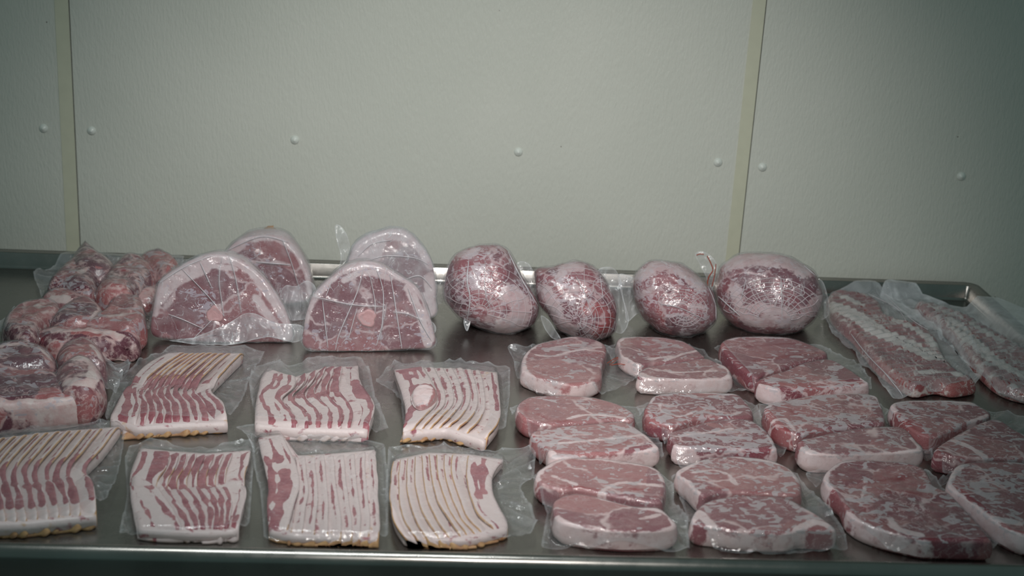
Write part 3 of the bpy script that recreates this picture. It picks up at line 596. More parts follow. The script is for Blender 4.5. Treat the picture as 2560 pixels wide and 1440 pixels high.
# ------------------------------------------------------------------ packs of bacon
BG = 'vacuum-packed sliced bacon in two rows on the left of the table'
def bacon_pack(label, bag, keys, ts, lean, rind, seed, H=0.030, tuck=0.022, milk=0.06, slope=0.42, side=1, yellow=0.6, leanw=None, groove=None, wave=0.0):
    """keys: list of (t, curve px) giving the family of slice edges; ts: edge parameters; side=+1: every slice slides under its left neighbour"""
    t = thing('packed_bacon', centre(bag), label, 'meat', BG)
    NL = 44; K = [(k[0], resample(catmull(on(k[1], H), False, 10), NL, False)) for k in keys]; kt = np.array([k[0] for k in K]); KA = np.stack([k[1] for k in K])
    def curve(tt):
        i = int(np.clip(np.searchsorted(kt, tt) - 1, 0, len(kt) - 2)); a = (tt - kt[i]) / (kt[i + 1] - kt[i]); q = KA[i] * (1 - a) + KA[i + 1] * a; q = q.copy(); q[:, 0] += wave * np.sin(np.linspace(0, 1, NL) * 8.5 + 0.25 * tt) * min(1, tt); return q
    rs = np.random.RandomState(seed); nsl = len(ts) - 1
    uu = np.linspace(0, 1, NL)
    medw = np.median(np.diff(ts))
    for k in range(nsl):
        wide = (ts[k + 1] - ts[k]) > 1.4 * medw or (k == 0 and side > 0) or (k == nsl - 1 and side < 0)
        a = curve(ts[k]); b = curve(ts[k + 1]); ww = np.linalg.norm(b - a, axis=1, keepdims=True); dirn = (b - a) / ww
        jit = 0.0024 * fbm(np.c_[uu * 4, np.full(NL, k * 1.7), np.full(NL, seed)], 2)
        # visible edge is b (high), tucked edge goes under the neighbour at a
        tk = tuck * (0 if k == 0 else 1)
        if side < 0: a, b, dirn = b, a, -dirn; tk = tuck * (0 if k == nsl - 1 else 1)
        NA = 12; rows = []; wtot = ww[:, 0] + tk; vis = []
        th = 0.0030; top0 = H - 0.002 + 0.0016 * noise(np.c_[uu * 3, np.full(NL, k * 0.9), np.full(NL, seed * 1.3)])
        endfall = 0.010 * (np.clip(1 - uu / 0.08, 0, 1) ** 2) + 0.020 * (np.clip((uu - 0.93) / 0.07, 0, 1) ** 2)
        ext = 0.0026 * rs.randn(2)
        for q in np.linspace(0, 1, NA):
            p = b - dirn * (wtot * q)[:, None] + dirn * jit[:, None]; 
            zz = top0 - slope * (wtot * q) * (0.25 if (k == 0 and side > 0) or (k == nsl - 1 and side < 0) else 1) - endfall - 0.0016 * max(0, 1 - q * 9) ** 2
            fr_ = np.clip(wtot * q / ww[:, 0], 0, 1)
            if groove: zz = zz - 0.007 * np.exp(-((uu - groove - 0.02 * math.sin(k)) / 0.05) ** 2)
            zz = np.maximum(zz, 0.004); pp = p.copy(); pp[:, 2] = T + zz
            tn = unit(p[-1] - p[-4])
            for m_, wgt in ((-1, 1.0), (-2, 0.6), (-3, 0.3)): pp[m_] += tn * (ext[0] - 0.0045 * (2 * fr_[m_] - 1) ** 2) * wgt
            tn = unit(p[0] - p[3])
            for m_, wgt in ((0, 1.0), (1, 0.6), (2, 0.3)): pp[m_] += tn * (ext[1] - 0.0045 * (2 * fr_[m_] - 1) ** 2) * wgt
            pp[:, 1] = np.maximum(pp[:, 1], FY + 0.005)
            rows.append(pp)
        topv = np.array(rows); botv = topv.copy(); botv[:, :, 2] = np.maximum(botv[:, :, 2] - th, T + 0.001)
        # outer edge of a fully seen end slice drops to the table so the stack has a side
        V = np.concatenate([topv.reshape(-1, 3), botv[::-1].reshape(-1, 3)]); NR = 2 * NA
        Fs = []
        for i in range(NR):
            i2 = (i + 1) % NR
            for j in range(NL - 1): Fs.append((i * NL + j, i * NL + j + 1, i2 * NL + j + 1, i2 * NL + j))
        for i in range(NA - 1):
            for j in (0, NL - 1):
                q = (i * NL + j, (i + 1) * NL + j, (NR - 2 - i) * NL + j, (NR - 1 - i) * NL + j); Fs.append(q if j == 0 else q[::-1])
        qd = np.concatenate([np.repeat(np.linspace(0, 1, NA), NL), np.repeat(np.linspace(1, 0, NA), NL)])
        U = np.tile(uu, NR); dist = qd * np.tile(wtot, NR)                  # metres from the visible edge
        hwn = 0.35 + 1.5 * np.clip(0.5 + 1.3 * noise(np.c_[U * 9, dist * 0, np.full(len(V), k * 0.8 + seed * 1.9)]), 0, 1.2)
        fa = np.ones(len(V)); wob = 0.0030 * noise(np.c_[U * 5, dist * 0, np.full(len(V), k * 0.55 + seed)])
        for (u0, u1, c0, c1, hw) in (leanw if (wide and leanw) else lean):                                  # lean streak from (u0, c0 mm) to (u1, c1 mm), half width mm
            tt = np.clip((U - u0) / (u1 - u0), 0, 1); cc = (c0 + (c1 - c0) * tt) * 1e-3 + wob
            du = np.maximum(0, np.maximum(u0 - U, U - u1)) * 0.15
            dd = np.sqrt((dist - cc) ** 2 + du ** 2); fa = np.minimum(fa, (dd - hw * 1e-3 * hwn) / 0.0026)
        ri = np.full(len(V), -1.0); ri[NA * NL - 0:] = 0.1
        edge = np.clip(1 - dist / 0.0032, 0, 1)
        for (u0, u1, st) in rind:
            inside = np.clip(1 - np.maximum(0, np.maximum(u0 - U, U - u1)) / 0.03, 0, 1); ri = np.maximum(ri, -1 + inside * (st + 1) * edge * (1.0 if True else 0))
        ri = np.maximum(ri, -1 + 1.7 * np.clip((U - 0.95) / 0.025, 0, 1) * yellow)
        o = mesh('bacon_slice', V, Fs, M_bacon, t, {'fat': np.clip(fa, -1, 1), 'rind': ri})
    class Sup: pass
    a = curve(ts[0]); b = curve(ts[-1]); cs = [curve(x) for x in ts]
    poly = np.concatenate([a[:, :2], np.array([c[-1, :2] for c in cs[1:-1]]), b[::-1, :2], np.array([c[0, :2] for c in cs[1:-1]])[::-1]])
    poly[:, 1] = np.maximum(poly[:, 1], FY + 0.006); s_ = Sup(); s_.poly = resample(cw(poly), 140); s_.H = H
    def filmz(p, s_=s_):
        sd = sdf(p, s_.poly); d_ = -sd; z = H - 0.006 * (1 - np.clip(d_ / 0.010, 0, 1)) ** 2
        return np.where(sd > 0, (H - 0.006) * np.clip(1 - sd / 0.012, 0, 1) ** 1.3, z)
    s_.film = filmz
    film_sheet(t, bag, [s_], seed + 40, milk, 0.03, lift=0.0020, crump=0.006)
    # underside of the stack: the slices below, seen as the front edge
    cc = s_.poly.mean(0); n = 140; V = []; 
    for q, ins in ((0.0, 0.006), (0.004, 0.002), (H * 0.35, 0.0016), (H * 0.62, 0.0030), (H * 0.66, 0.012)):
        dn = s_.poly - cc; dn /= np.linalg.norm(dn, axis=1)[:, None]; P = s_.poly - dn * ins + 0.0008 * noise(np.c_[s_.poly * 90, np.full(n, q * 90)])[:, None] * dn
        V.append(np.c_[P, np.full(n, T + q + 0.001)])
    V = np.concatenate(V); L_ = len(V); V = np.vstack([V, [[*cc, T + H * 0.30]]]); Fs = list(map(tuple, grid_faces(5, n)[:, ::-1][:, ::-1])); Fs += [(L_, 4 * n + (j + 1) % n, 4 * n + j) for j in range(n)]
    fa = 0.3 + 0.9 * noise(np.c_[V[:, :2] * 60, V[:, 2] * 160]); ri = -0.55 + yellow * 1.1 * np.clip(noise(np.c_[V[:, :2] * 40, V[:, 2] * 260]) + 0.3, 0, 1)
    mesh('lower_slices', V, Fs, M_bacon, t, {'fat': fa, 'rind': ri})['label'] = 'pale edges of the lower bacon slices'
    return t
def lin(a, b, n): return list(np.linspace(a, b, n))

bacon_pack('bacon fan with bent slices and orange rind lines, in front of the big left ham',
    [(262, 1045), (290, 960), (345, 890), (440, 852), (600, 850), (664, 862), (652, 892), (624, 950), (606, 1010), (582, 1045), (535, 1084), (430, 1079), (380, 1068), (320, 1084), (270, 1065)],
    [(0, [(440, 868), (365, 905), (312, 965), (287, 1010), (272, 1042)]), (1, [(470, 868), (398, 915), (345, 965), (350, 1010), (338, 1058)]), (6, [(535, 868), (470, 915), (425, 965), (445, 1005), (450, 1050)]), (11, [(612, 868), (566, 915), (528, 965), (556, 1000), (572, 1045)])],
    [0, 1, 2, 3, 4, 5, 6, 7, 8, 9, 11], [(0.42, 0.62, 3, 3, 3.6), (0.0, 0.4, 7, 7, 1.6), (0.66, 0.95, 6, 5, 4.4), (0.2, 0.5, 14, 12, 2.5)], [(0.0, 0.42, 1.0), (0.55, 0.75, 0.0)], 21, yellow=1.0, groove=0.5, leanw=[(0.45, 1.0, 22, 26, 7), (0.15, 0.5, 18, 12, 1.5), (0.55, .9, 7, 7, 3)])
bacon_pack('wavy red and white bacon strips, back row, in the middle of its three packs',
    [(622, 955), (640, 905), (672, 896), (735, 905), (790, 880), (850, 874), (905, 880), (925, 925), (938, 1000), (972, 1078), (934, 1094), (770, 1094), (640, 1078), (626, 1000)],
    [(0, [(675, 908), (654, 931), (644, 977), (637, 1018), (636, 1052)]), (1, [(733, 927), (731, 960), (712, 990), (730, 1024), (738, 1062)]), (4, [(811, 901), (803, 939), (791, 977), (818, 1018), (828, 1064)]), (8, [(888, 900), (902, 935), (919, 977), (931, 1018), (927, 1066)])],
    [0, 1, 2, 3, 4, 5, 6, 8], [(0.0, 0.5, 8, 6, 5.0), (0.5, 0.95, 2, 2, 3.2), (0.15, 1.0, 34, 33, 4.0), (0.05, .9, 20, 17, 2.0)], [(0.3, 0.9, -0.35)], 22, wave=0.0045, leanw=[(0.0, 0.35, 30, 30, 3), (0.0, 0.3, 12, 14, 3), (0.3, .5, 10, 10, 7), (0.55, 1.0, 6, 6, 4), (0.1, 1.0, 42, 44, 4), (0.6, .9, 22, 22, 2.5)])
bacon_pack('pale curved bacon slices with a round fat knob, rightmost pack of the back row',
    [(938, 950), (985, 892), (1060, 884), (1160, 893), (1276, 905), (1274, 1000), (1264, 1080), (1228, 1110), (1130, 1086), (1090, 1074), (1020, 1096), (1008, 1094), (1002, 1020), (975, 970)],
    [(0, [(983, 908), (996, 948), (1010, 993), (1014, 1026), (1006, 1072)]), (1, [(1052, 903), (1080, 948), (1092, 997), (1060, 1035), (1030, 1068)]), (5, [(1151, 906), (1172, 952), (1176, 997), (1151, 1035), (1114, 1062)]), (9, [(1242, 915), (1246, 956), (1250, 1006), (1248, 1047), (1213, 1093)])],
    [0, 1, 2, 3, 4, 5, 6, 7, 9], [(0.0, 0.7, 9, 10, 1.3), (0.1, 0.5, 16, 15, 1.2)], [(0.72, 1.0, 0.7), (0.3, 0.7, -0.5)], 23, yellow=1.0, leanw=[(0.0, 1.0, 40, 30, 7), (0.05, 0.4, 20, 26, 4), (0.0, 0.6, 10, 6, 3)])
pk = [o for o in bpy.data.objects if o.get('label', '').startswith('pale curved bacon')][0]
kn = Slab([(1030, 985), (1040, 965), (1065, 958), (1088, 970), (1090, 990), (1076, 1010), (1050, 1018), (1034, 1006)], 0.036, rv=0.008, rr=0.014, amp=0.004, z0=0.026, seed=9)
build_slab(kn, 'fat_knob', M_chop, pk, fat=[([(1045, 990), (1060, 975), (1050, 1005)], 18)], frost=-.6, rimname='fat_rim', label='round creamy fat knob')
bacon_pack('bacon fan with tan rind edges, front row, cut off by the left picture edge',
    [(-150, 1075), (100, 1045), (292, 1034), (316, 1046), (306, 1130), (296, 1200), (266, 1265), (200, 1306), (80, 1326), (-150, 1336)],
    [(0, [(-60, 1085), (-105, 1130), (-125, 1165), (-125, 1205), (-118, 1250), (-110, 1305)]), (7, [(122, 1063), (75, 1110), (35, 1160), (40, 1200), (52, 1245), (64, 1298)]), (14, [(303, 1050), (262, 1107), (216, 1160), (233, 1200), (241, 1241), (242, 1278)])],
    lin(0, 12.4, 13) + [14], [(0.40, 0.56, 3, 3, 4.0), (0.62, 0.84, 5, 5, 4.6), (0.0, 0.35, 9, 8, 1.4)], [(0.05, 0.42, 0.9), (0.86, 1.0, 0.4)], 24, yellow=1.0, groove=0.56)
bacon_pack('crinkled dark red and white bacon slices, front row, second pack from the left',
    [(322, 1102), (370, 1090), (440, 1104), (540, 1112), (600, 1092), (638, 1100), (632, 1200), (624, 1325), (560, 1350), (400, 1355), (298, 1350), (318, 1250), (312, 1150)],
    [(0, [(350, 1107), (328, 1166), (324, 1209), (329, 1253), (344, 1317)]), (1, [(422, 1114), (410, 1165), (396, 1200), (426, 1255), (455, 1325)]), (5, [(510, 1120), (500, 1165), (500, 1205), (525, 1255), (535, 1324)]), (10, [(625, 1112), (626, 1145), (612, 1190), (608, 1240), (602, 1319)])],
    [0, 1, 2, 3, 4, 5, 6, 7, 8, 10], [(0.0, 0.42, 5, 7, 5.0), (0.42, 0.65, 2, 3, 2.8), (0.0, 1.0, 33, 36, 2.6), (0.65, 0.95, 6, 4, 3.2), (0.1, .6, 18, 20, 3.4)], [(0.25, 0.45, 0.5), (0.6, 0.9, -0.3)], 25, H=0.023, wave=0.0035, groove=0.42, leanw=[(0.0, 1.0, 40, 42, 2.4), (0.0, 0.5, 12, 14, 7), (0.55, 0.8, 16, 12, 4), (0.85, .95, 8, 8, 4)])
bacon_pack('straight white fatty bacon strips beside one dark red slice, front row',
    [(588, 1052), (645, 1050), (700, 1052), (760, 1088), (900, 1088), (960, 1100), (970, 1200), (970, 1354), (880, 1369), (660, 1362), (652, 1250), (636, 1180), (630, 1120)],
    [(0, [(643, 1082), (654, 1127), (669, 1199), (667, 1265), (672, 1320)]), (1, [(700, 1072), (738, 1150), (748, 1205), (732, 1265), (715, 1328)]), (1.02, [(742, 1126), (745, 1170), (748, 1219), (733, 1286), (727, 1332)]), (6, [(845, 1120), (850, 1170), (860, 1240), (868, 1295), (870, 1345)]), (10, [(941, 1112), (942, 1170), (947, 1242), (950, 1294), (947, 1342)])],
    [0, 1, 1.02] + lin(2.0, 8.8, 7) + [10], [(0.12, 0.85, 7.5, 8.0, 1.4), (0.3, 0.7, 16, 16, 1.0)], [(0.93, 1.0, 1.0), (0.3, 0.9, -0.6)], 26, H=0.022, yellow=1.0, leanw=[(0.0, 0.3, 22, 24, 6), (0.25, 0.5, 40, 40, 4), (0.45, 0.95, 20, 22, 7), (0.5, 1.0, 42, 36, 5), (0.1, 0.35, 9, 8, 2)])
bacon_pack('bacon with many wavy yellow rind edges, front row, beside the chops',
    [(972, 1104), (1080, 1102), (1240, 1112), (1342, 1106), (1334, 1200), (1300, 1225), (1346, 1325), (1322, 1352), (1100, 1370), (1016, 1366), (962, 1255)],
    [(0, [(987, 1135), (977, 1185), (974, 1242), (986, 1300), (1022, 1352)]), (5, [(1070, 1118), (1078, 1185), (1092, 1242), (1122, 1294), (1156, 1342)]), (8, [(1130, 1120), (1130, 1185), (1150, 1242), (1170, 1290), (1215, 1330)]), (9, [(1172, 1122), (1165, 1185), (1180, 1242), (1200, 1286), (1245, 1322)]), (10, [(1262, 1135), (1233, 1176), (1233, 1219), (1259, 1277), (1273, 1314)])],
    [0, 1, 2, 3, 4, 5, 6, 7, 8, 9, 10], [(0.0, 0.35, 9, 8, 1.2), (0.3, .8, 20, 20, 1.0)], [(0.0, 0.97, 1.0)], 27, H=0.023, side=-1, yellow=1.0, leanw=[(0.0, 0.5, 28, 22, 5), (0.1, 0.6, 12, 14, 3), (0.55, 1.0, 9, 8, 1.6)])

# ------------------------------------------------------------------ packs of bony pieces
LG = 'bags of bony pork pieces on the left of the table'
def lump_pack(label, bag, lumps, seed, milk=0.10):
    t = thing('packed_bony_meat', centre(bag), label, 'meat', LG); sl = []
    for i, c in enumerate(lumps):
        H = c.get('H', 0.07); s_ = Slab(c['o'], H, rv=H * c.get('r', 0.5), rr=c.get('rr', 0.030), amp=0.007, fr=32, zref=H * c.get('zr', 0.62), seed=seed + i * 2)
        build_slab(s_, 'meat_piece', M_bone, t, c.get('fat', ()), c.get('red', ()), c.get('frost', 0.15), (), None, base=c.get('base', -0.15), rimname='fat_rim')
        sl.append(s_)
    film_sheet(t, bag, sl, seed, milk, 0.04, lift=0.002, n=220, nr=90, crump=0.008)
    return t
lump_pack('lumpy bag of bony red pork pieces, rearmost of three, near the rear table rim',
    [(84, 700), (105, 690), (142, 640), (168, 600), (200, 596), (240, 600), (300, 640), (345, 624), (405, 624), (462, 660), (430, 730), (400, 785), (300, 800), (180, 790), (105, 755)],
    [dict(o=[(178, 640), (202, 613), (224, 612), (260, 640), (289, 660), (282, 682), (231, 690), (175, 676)], H=0.085, zr=.75, rr=.04, fat=[([(190, 640), (230, 640), (270, 660)], 8)], red=[([(200, 655), (250, 650)], 8)], frost=-.3),
     dict(o=[(118, 722), (144, 690), (173, 668), (224, 668), (253, 688), (246, 720), (231, 748), (202, 746), (152, 732)], H=0.075, red=[([(170, 700), (230, 695)], 7)], frost=.4, fat=[([(200, 715), (240, 690)], 6), ([(150, 690), (170, 676)], 6)]),
     dict(o=[(249, 716), (274, 684), (307, 655), (347, 655), (390, 684), (383, 708), (347, 733), (325, 754), (267, 756), (238, 740)], H=0.075, fat=[([(260, 700), (310, 664), (350, 670)], 8), ([(300, 702)], 8)], red=[([(285, 705), (330, 712)], 7)], frost=.3),
     dict(o=[(345, 660), (401, 645), (433, 656), (450, 672), (440, 705), (390, 700)], H=0.075, frost=-.1, base=-.3),
     dict(o=[(335, 738), (395, 716), (412, 738), (396, 756), (354, 760), (248, 752), (242, 742), (300, 740)], H=0.045, fat=[([(260, 747), (390, 738)], 14)], frost=-.2)], 31)
lump_pack('lumpy bag of bony red pork pieces between the other two such bags',
    [(0, 810), (30, 770), (68, 735), (80, 718), (130, 722), (185, 715), (240, 738), (320, 742), (372, 752), (384, 800), (374, 850), (345, 885), (230, 888), (100, 892), (20, 885), (-2, 850)],
    [dict(o=[(7, 830), (14, 802), (43, 782), (90, 768), (144, 772), (155, 795), (123, 813), (105, 830), (87, 868), (43, 867)], H=0.06, rr=.02, fat=[([(12, 830), (30, 795), (60, 780)], 8), ([(90, 790), (130, 795)], 5)], red=[([(60, 800), (110, 790)], 10)], frost=-.2),
     dict(o=[(101, 760), (119, 742), (173, 738), (222, 756), (202, 772), (144, 772)], H=0.06, fat=[([(130, 765), (170, 768)], 8)], frost=-.1),
     dict(o=[(126, 812), (159, 777), (202, 762), (249, 772), (260, 797), (231, 822), (173, 828)], H=0.065, frost=.45, fat=[([(225, 770), (255, 790), (235, 815)], 7)], base=-.5),
     dict(o=[(256, 793), (274, 768), (314, 757), (357, 764), (366, 813), (354, 832), (318, 845), (253, 834), (210, 826)], H=0.06, frost=.3, rr=.018, fat=[([(200, 822), (280, 820), (360, 805)], 6)], base=-.5),
     dict(o=[(87, 842), (137, 830), (217, 830), (307, 840), (348, 838), (340, 866), (296, 864), (253, 872), (144, 874), (108, 862)], H=0.05, fat=[([(140, 850), (230, 852), (300, 858)], 10)], red=[([(240, 838), (310, 845)], 6), ([(95, 850), (110, 860)], 5)], frost=-.4)], 41)
lump_pack('lumpy bag of bony pork pieces, nearest of three, right behind the leftmost bacon',
    [(-110, 890), (-30, 862), (100, 848), (215, 842), (262, 850), (318, 862), (330, 905), (310, 955), (286, 1000), (245, 1034), (180, 1052), (60, 1066), (-110, 1070)],
    [dict(o=[(-60, 905), (0, 880), (54, 873), (108, 882), (137, 900), (137, 928), (72, 942), (0, 946), (-60, 946)], H=0.065, frost=.5, fat=[([(0, 900), (60, 893), (130, 920)], 4)], base=-.6),
     dict(o=[(141, 894), (170, 871), (217, 864), (253, 882), (264, 921), (217, 927), (155, 923)], H=0.065, frost=-.2, fat=[([(150, 885), (200, 875)], 4), ([(230, 890), (255, 915)], 6)], red=[([(150, 900), (215, 900)], 9)], base=-.2),
     dict(o=[(180, 912), (231, 916), (256, 943), (262, 975), (236, 1002), (188, 1008), (144, 993), (137, 943)], H=0.07, frost=-.1, fat=[([(190, 930), (235, 940), (225, 990), (170, 985)], 12)], red=[([(235, 945)], 6)]),
     dict(o=[(-80, 962), (0, 950), (70, 943), (140, 950), (205, 985), (235, 1005), (180, 1024), (60, 1036), (-80, 1042)], H=0.055, r=.4, rr=.02, fat=[([(-60, 1036), (60, 1032), (180, 1022), (240, 1000)], 12), ([(-60, 960), (60, 950), (140, 955)], 4)], frost=.25, base=-.45)], 51)

# ------------------------------------------------------------------ hams: cut face towards the camera, body behind
HG = 'half hams in bags at the back of the table'
def ham(label, out, base, tilt, yaw, depth, lift, seed, fat, red, frost, fzs=(), bone=None, milk=0.12, strokes=(), grow=1.03, fatbase=-1, skin=1.0, flaps=()):
    p0, nn, hd = face_plane(base, tilt, yaw); pl = Plane2(p0, nn)
    t = thing('packed_ham', p0 + hd * depth * 0.4, label, 'meat', HG)
    n = 150; P = resample(catmull(pl.px(out)), n); c = area_centroid(P); nr = 54; S = 1 - (1 - np.linspace(0, 1, nr)[1:]) ** 1.3
    Q = np.concatenate([c + s_ * (P - c) for s_ in S]); 
    sdd = np.clip(-sdf(Q, P) / 0.006, 0, 1); disp = 0.0022 * fbm(np.c_[Q * 22, np.full(len(Q), seed)], 3) * sdd - 0.004 * (1 - sdd) ** 2
    V = pl.p0 + Q[:, :1] * pl.u + Q[:, 1:] * pl.v + pl.n * disp[:, None]
    edge = pl.p0 + P[:, :1] * pl.u + P[:, 1:] * pl.v; cw = pl.p0 + c[0] * pl.u + c[1] * pl.v; rings = [V]; nb = 22; up = np.array([0, 0, lift])
    for k in range(1, nb + 1):
        q = k / nb; sc = (1 - q ** 1.7) ** 0.55 * (1 + (grow - 1) * math.sin(math.pi * min(1, q * 1.6)))
        R_ = cw + (edge - cw) * sc + hd * depth * q + up * q
        ro = (R_ - cw); R_ = R_ + unit(hd) * 0 + (ro / (np.linalg.norm(ro, axis=1)[:, None] + 1e-9)) * (0.004 * fbm(R_ * 14 + seed, 2))[:, None]
        rings.append(R_)
    V = np.concatenate(rings); V[:, 2] = np.maximum(V[:, 2], T + 0.0015); V = np.vstack([V, [cw]])
    R = len(S) + nb; Fs = list(map(tuple, grid_faces(R, n))); ci = len(V) - 1; Fs += [(ci, j, (j + 1) % n) for j in range(n)]
    nf = len(S) * n; P2 = pl.w(V); fa = field(pl, P2, fat, 0.010, base=fatbase); re = field(pl, P2, red); fz = np.full(len(V), float(frost))
    if fzs: fz = np.maximum(fz, field(pl, P2, fzs, 0.02))
    sk = np.zeros(len(V), bool); sk[nf:-1] = True; fa[sk] = skin; fz[sk] = 0.1
    def sub(sel, nm, par):
        fs = [f_ for f_ in Fs if (min(f_) >= nf - n) == sel] if True else 0
        used = sorted({i for f_ in fs for i in f_}); mp = {a: b for b, a in enumerate(used)}
        return mesh(nm, V[used], [tuple(mp[i] for i in f_) for f_ in fs], M_ham, par, {'fat': fa[used], 'red': re[used], 'frost': fz[used]})
    def sub2(sel, nm, par):
        fs = [f_ for f_ in Fs if ((min(f_) >= nf - n and min(f_) != ci and max(f_) != ci) == sel)]
        used = sorted({i for f_ in fs for i in f_}); mp = {a: b for b, a in enumerate(used)}
        return mesh(nm, V[used], [tuple(mp[i] for i in f_) for f_ in fs], M_ham, par, {'fat': fa[used], 'red': re[used], 'frost': fz[used]})
    body = sub2(False, 'cut_face', t); sub2(True, 'fat_skin', t)['label'] = 'pale fatty skin behind the cut face'
    if bone:
        bx, by, br = bone; b2 = pl.px([(bx, by)])[0]; bc = pl.p0 + b2[0] * pl.u + b2[1] * pl.v; m = np.linalg.norm(pl.px([(bx, by)]) - pl.px([(bx + br, by)]))
        Vb = []; pr_ = [(0, .0035), (.3, .0038), (.55, .0030), (.75, .0048), (.92, .0040), (1.0, .0005)]
        for (rr, hh) in pr_:
            for k in range(28):
                q = 2 * math.pi * k / 28; wob = 1 + 0.12 * math.sin(3 * q + seed) + 0.07 * math.sin(5 * q)
                Vb.append(bc + pl.u * m * rr * wob * math.cos(q) + pl.v * m * rr * wob * 0.95 * math.sin(q) + pl.n * hh)
        mesh('bone_end', Vb, grid_faces(len(pr_), 28), M_bonec, body)['label'] = 'round pale cut bone'
    shell(t, V, Fs, 0.0022, seed, milk, pl, strokes)
    for fl_ in flaps: flap(t, *fl_[:3], **fl_[3])
    return t, pl, p0, hd

t2, pl, p0, hd = ham('half ham with brown hock tip on top, behind the big left ham',
    [(556, 650), (575, 618), (604, 598), (651, 589), (703, 595), (736, 622), (760, 660), (776, 700), (772, 748), (700, 760), (600, 760), (552, 720)], (660, 762), 12, -8, 0.17, 0.006, 61,
    fat=[([(550, 700), (575, 622), (620, 600), (651, 594), (700, 598), (742, 632), (770, 690), (775, 745)], 9), ([(562, 640), (600, 612)], 14), ([(600, 640), (640, 655), (690, 656), (724, 662)], 4)],
    red=[], frost=0.0, fzs=[([(690, 680), (705, 700)], 12)], milk=0.06, strokes=[([(705, 595), (728, 655), (748, 720)], 3), ([(640, 655), (725, 662)], 2), ([(560, 630), (650, 592), (720, 605)], 1.5)], grow=1.03,
    flaps=[([(700, 740), (715, 712), (740, 716), (768, 700), (790, 722), (775, 780), (752, 815), (718, 800)], (745, 800), 62, dict(milk=.30, amp=.012)),])
hc = pl.p0 + hd * 0.15 + np.array([0.0, 0, 0.0]); tip = onp([(684, 582)], p0 + hd * 0.11, pl.n)[0]
prof = [(0, .018), (.010, .0165), (.017, .010), (.020, 0.0), (.0205, -.015), (.019, -.03)]; Vb = []
for (rr, hh) in prof:
    for k in range(20):
        q = 2 * math.pi * k / 20; Vb.append(tip + np.array([rr * 1.25 * math.cos(q), rr * math.sin(q), hh - 0.008 - 0.006 * math.cos(q)]))
mesh('hock_tip', Vb, grid_faces(len(prof), 20), M_skin, t2)['label'] = 'brown hock tip'
ham('half ham in a milky white bag, behind the ham with taut creases',
    [(868, 690), (880, 632), (905, 604), (945, 586), (980, 579), (1016, 586), (1052, 614), (1078, 652), (1088, 700), (1090, 750), (1082, 792), (980, 800), (900, 795)], (985, 800), 10, 4, 0.13, 0.0, 63,
    fat=[([(870, 690), (885, 632), (940, 592), (985, 585), (1040, 606), (1080, 660)], 15), ([(880, 640), (930, 640), (945, 600)], 20), ([(1080, 700), (1085, 790)], 20), ([(950, 760), (1080, 760)], 30)],
    red=[], frost=-.2, milk=0.26, strokes=[([(900, 660), (950, 642), (990, 640), (1040, 646), (1072, 662)], 1.6), ([(895, 640), (930, 610), (980, 600)], 1.6), ([(1010, 700), (1050, 690), (1080, 720)], 2)], grow=1.04,
    flaps=[([(838, 566), (850, 564), (868, 588), (875, 625), (868, 665), (880, 700), (850, 710), (842, 690), (852, 645), (842, 600)], (862, 760), 64, dict(milk=.16, amp=.006)), ([(1075, 690), (1095, 680), (1118, 700), (1116, 745), (1090, 760), (1078, 730)], (1095, 780), 65, dict(milk=.10, amp=.005))])
ham('big half ham with grey frosted centre and round bone in its cut side',
    [(379, 834), (384, 768), (399, 708), (452, 668), (526, 638), (580, 642), (627, 668), (666, 704), (697, 754), (724, 807), (726, 852), (657, 856), (568, 860), (479, 854), (422, 848)], (565, 858), 14, -4, 0.13, -0.004, 66,
    fat=[([(384, 780), (405, 715), (455, 675), (530, 648), (590, 652), (640, 690), (680, 745), (722, 815), (722, 850)], 13), ([(392, 745), (415, 715), (450, 690), (510, 665)], 22), ([(640, 745), (660, 770), (700, 830), (715, 848)], 10), ([(500, 660), (590, 672)], 7)],
    red=[([(390, 835), (430, 810), (560, 840), (640, 850)], 14)], frost=-.25, fzs=[([(470, 735), (520, 750), (500, 775)], 30)], bone=(537, 786, 22), milk=0.05,
    strokes=[([(555, 645), (548, 700), (560, 790)], 4), ([(575, 645), (590, 700), (603, 780)], 4), ([(455, 672), (520, 740), (560, 790)], 1.4), ([(500, 655), (530, 720)], 1.5), ([(420, 785), (460, 800), (508, 822)], 1.6), ([(400, 706), (460, 668), (530, 638)], 1.5), ([(480, 850), (530, 800)], 1.5)],
    flaps=[([(424, 850), (470, 848), (508, 834), (568, 810), (612, 784), (645, 786), (687, 807), (750, 812), (768, 830), (752, 850), (728, 855), (680, 842), (640, 848), (580, 861), (485, 860)], (600, 868), 67, dict(milk=.22, amp=.010, fwd=0.006, tilt=16)),
           ])
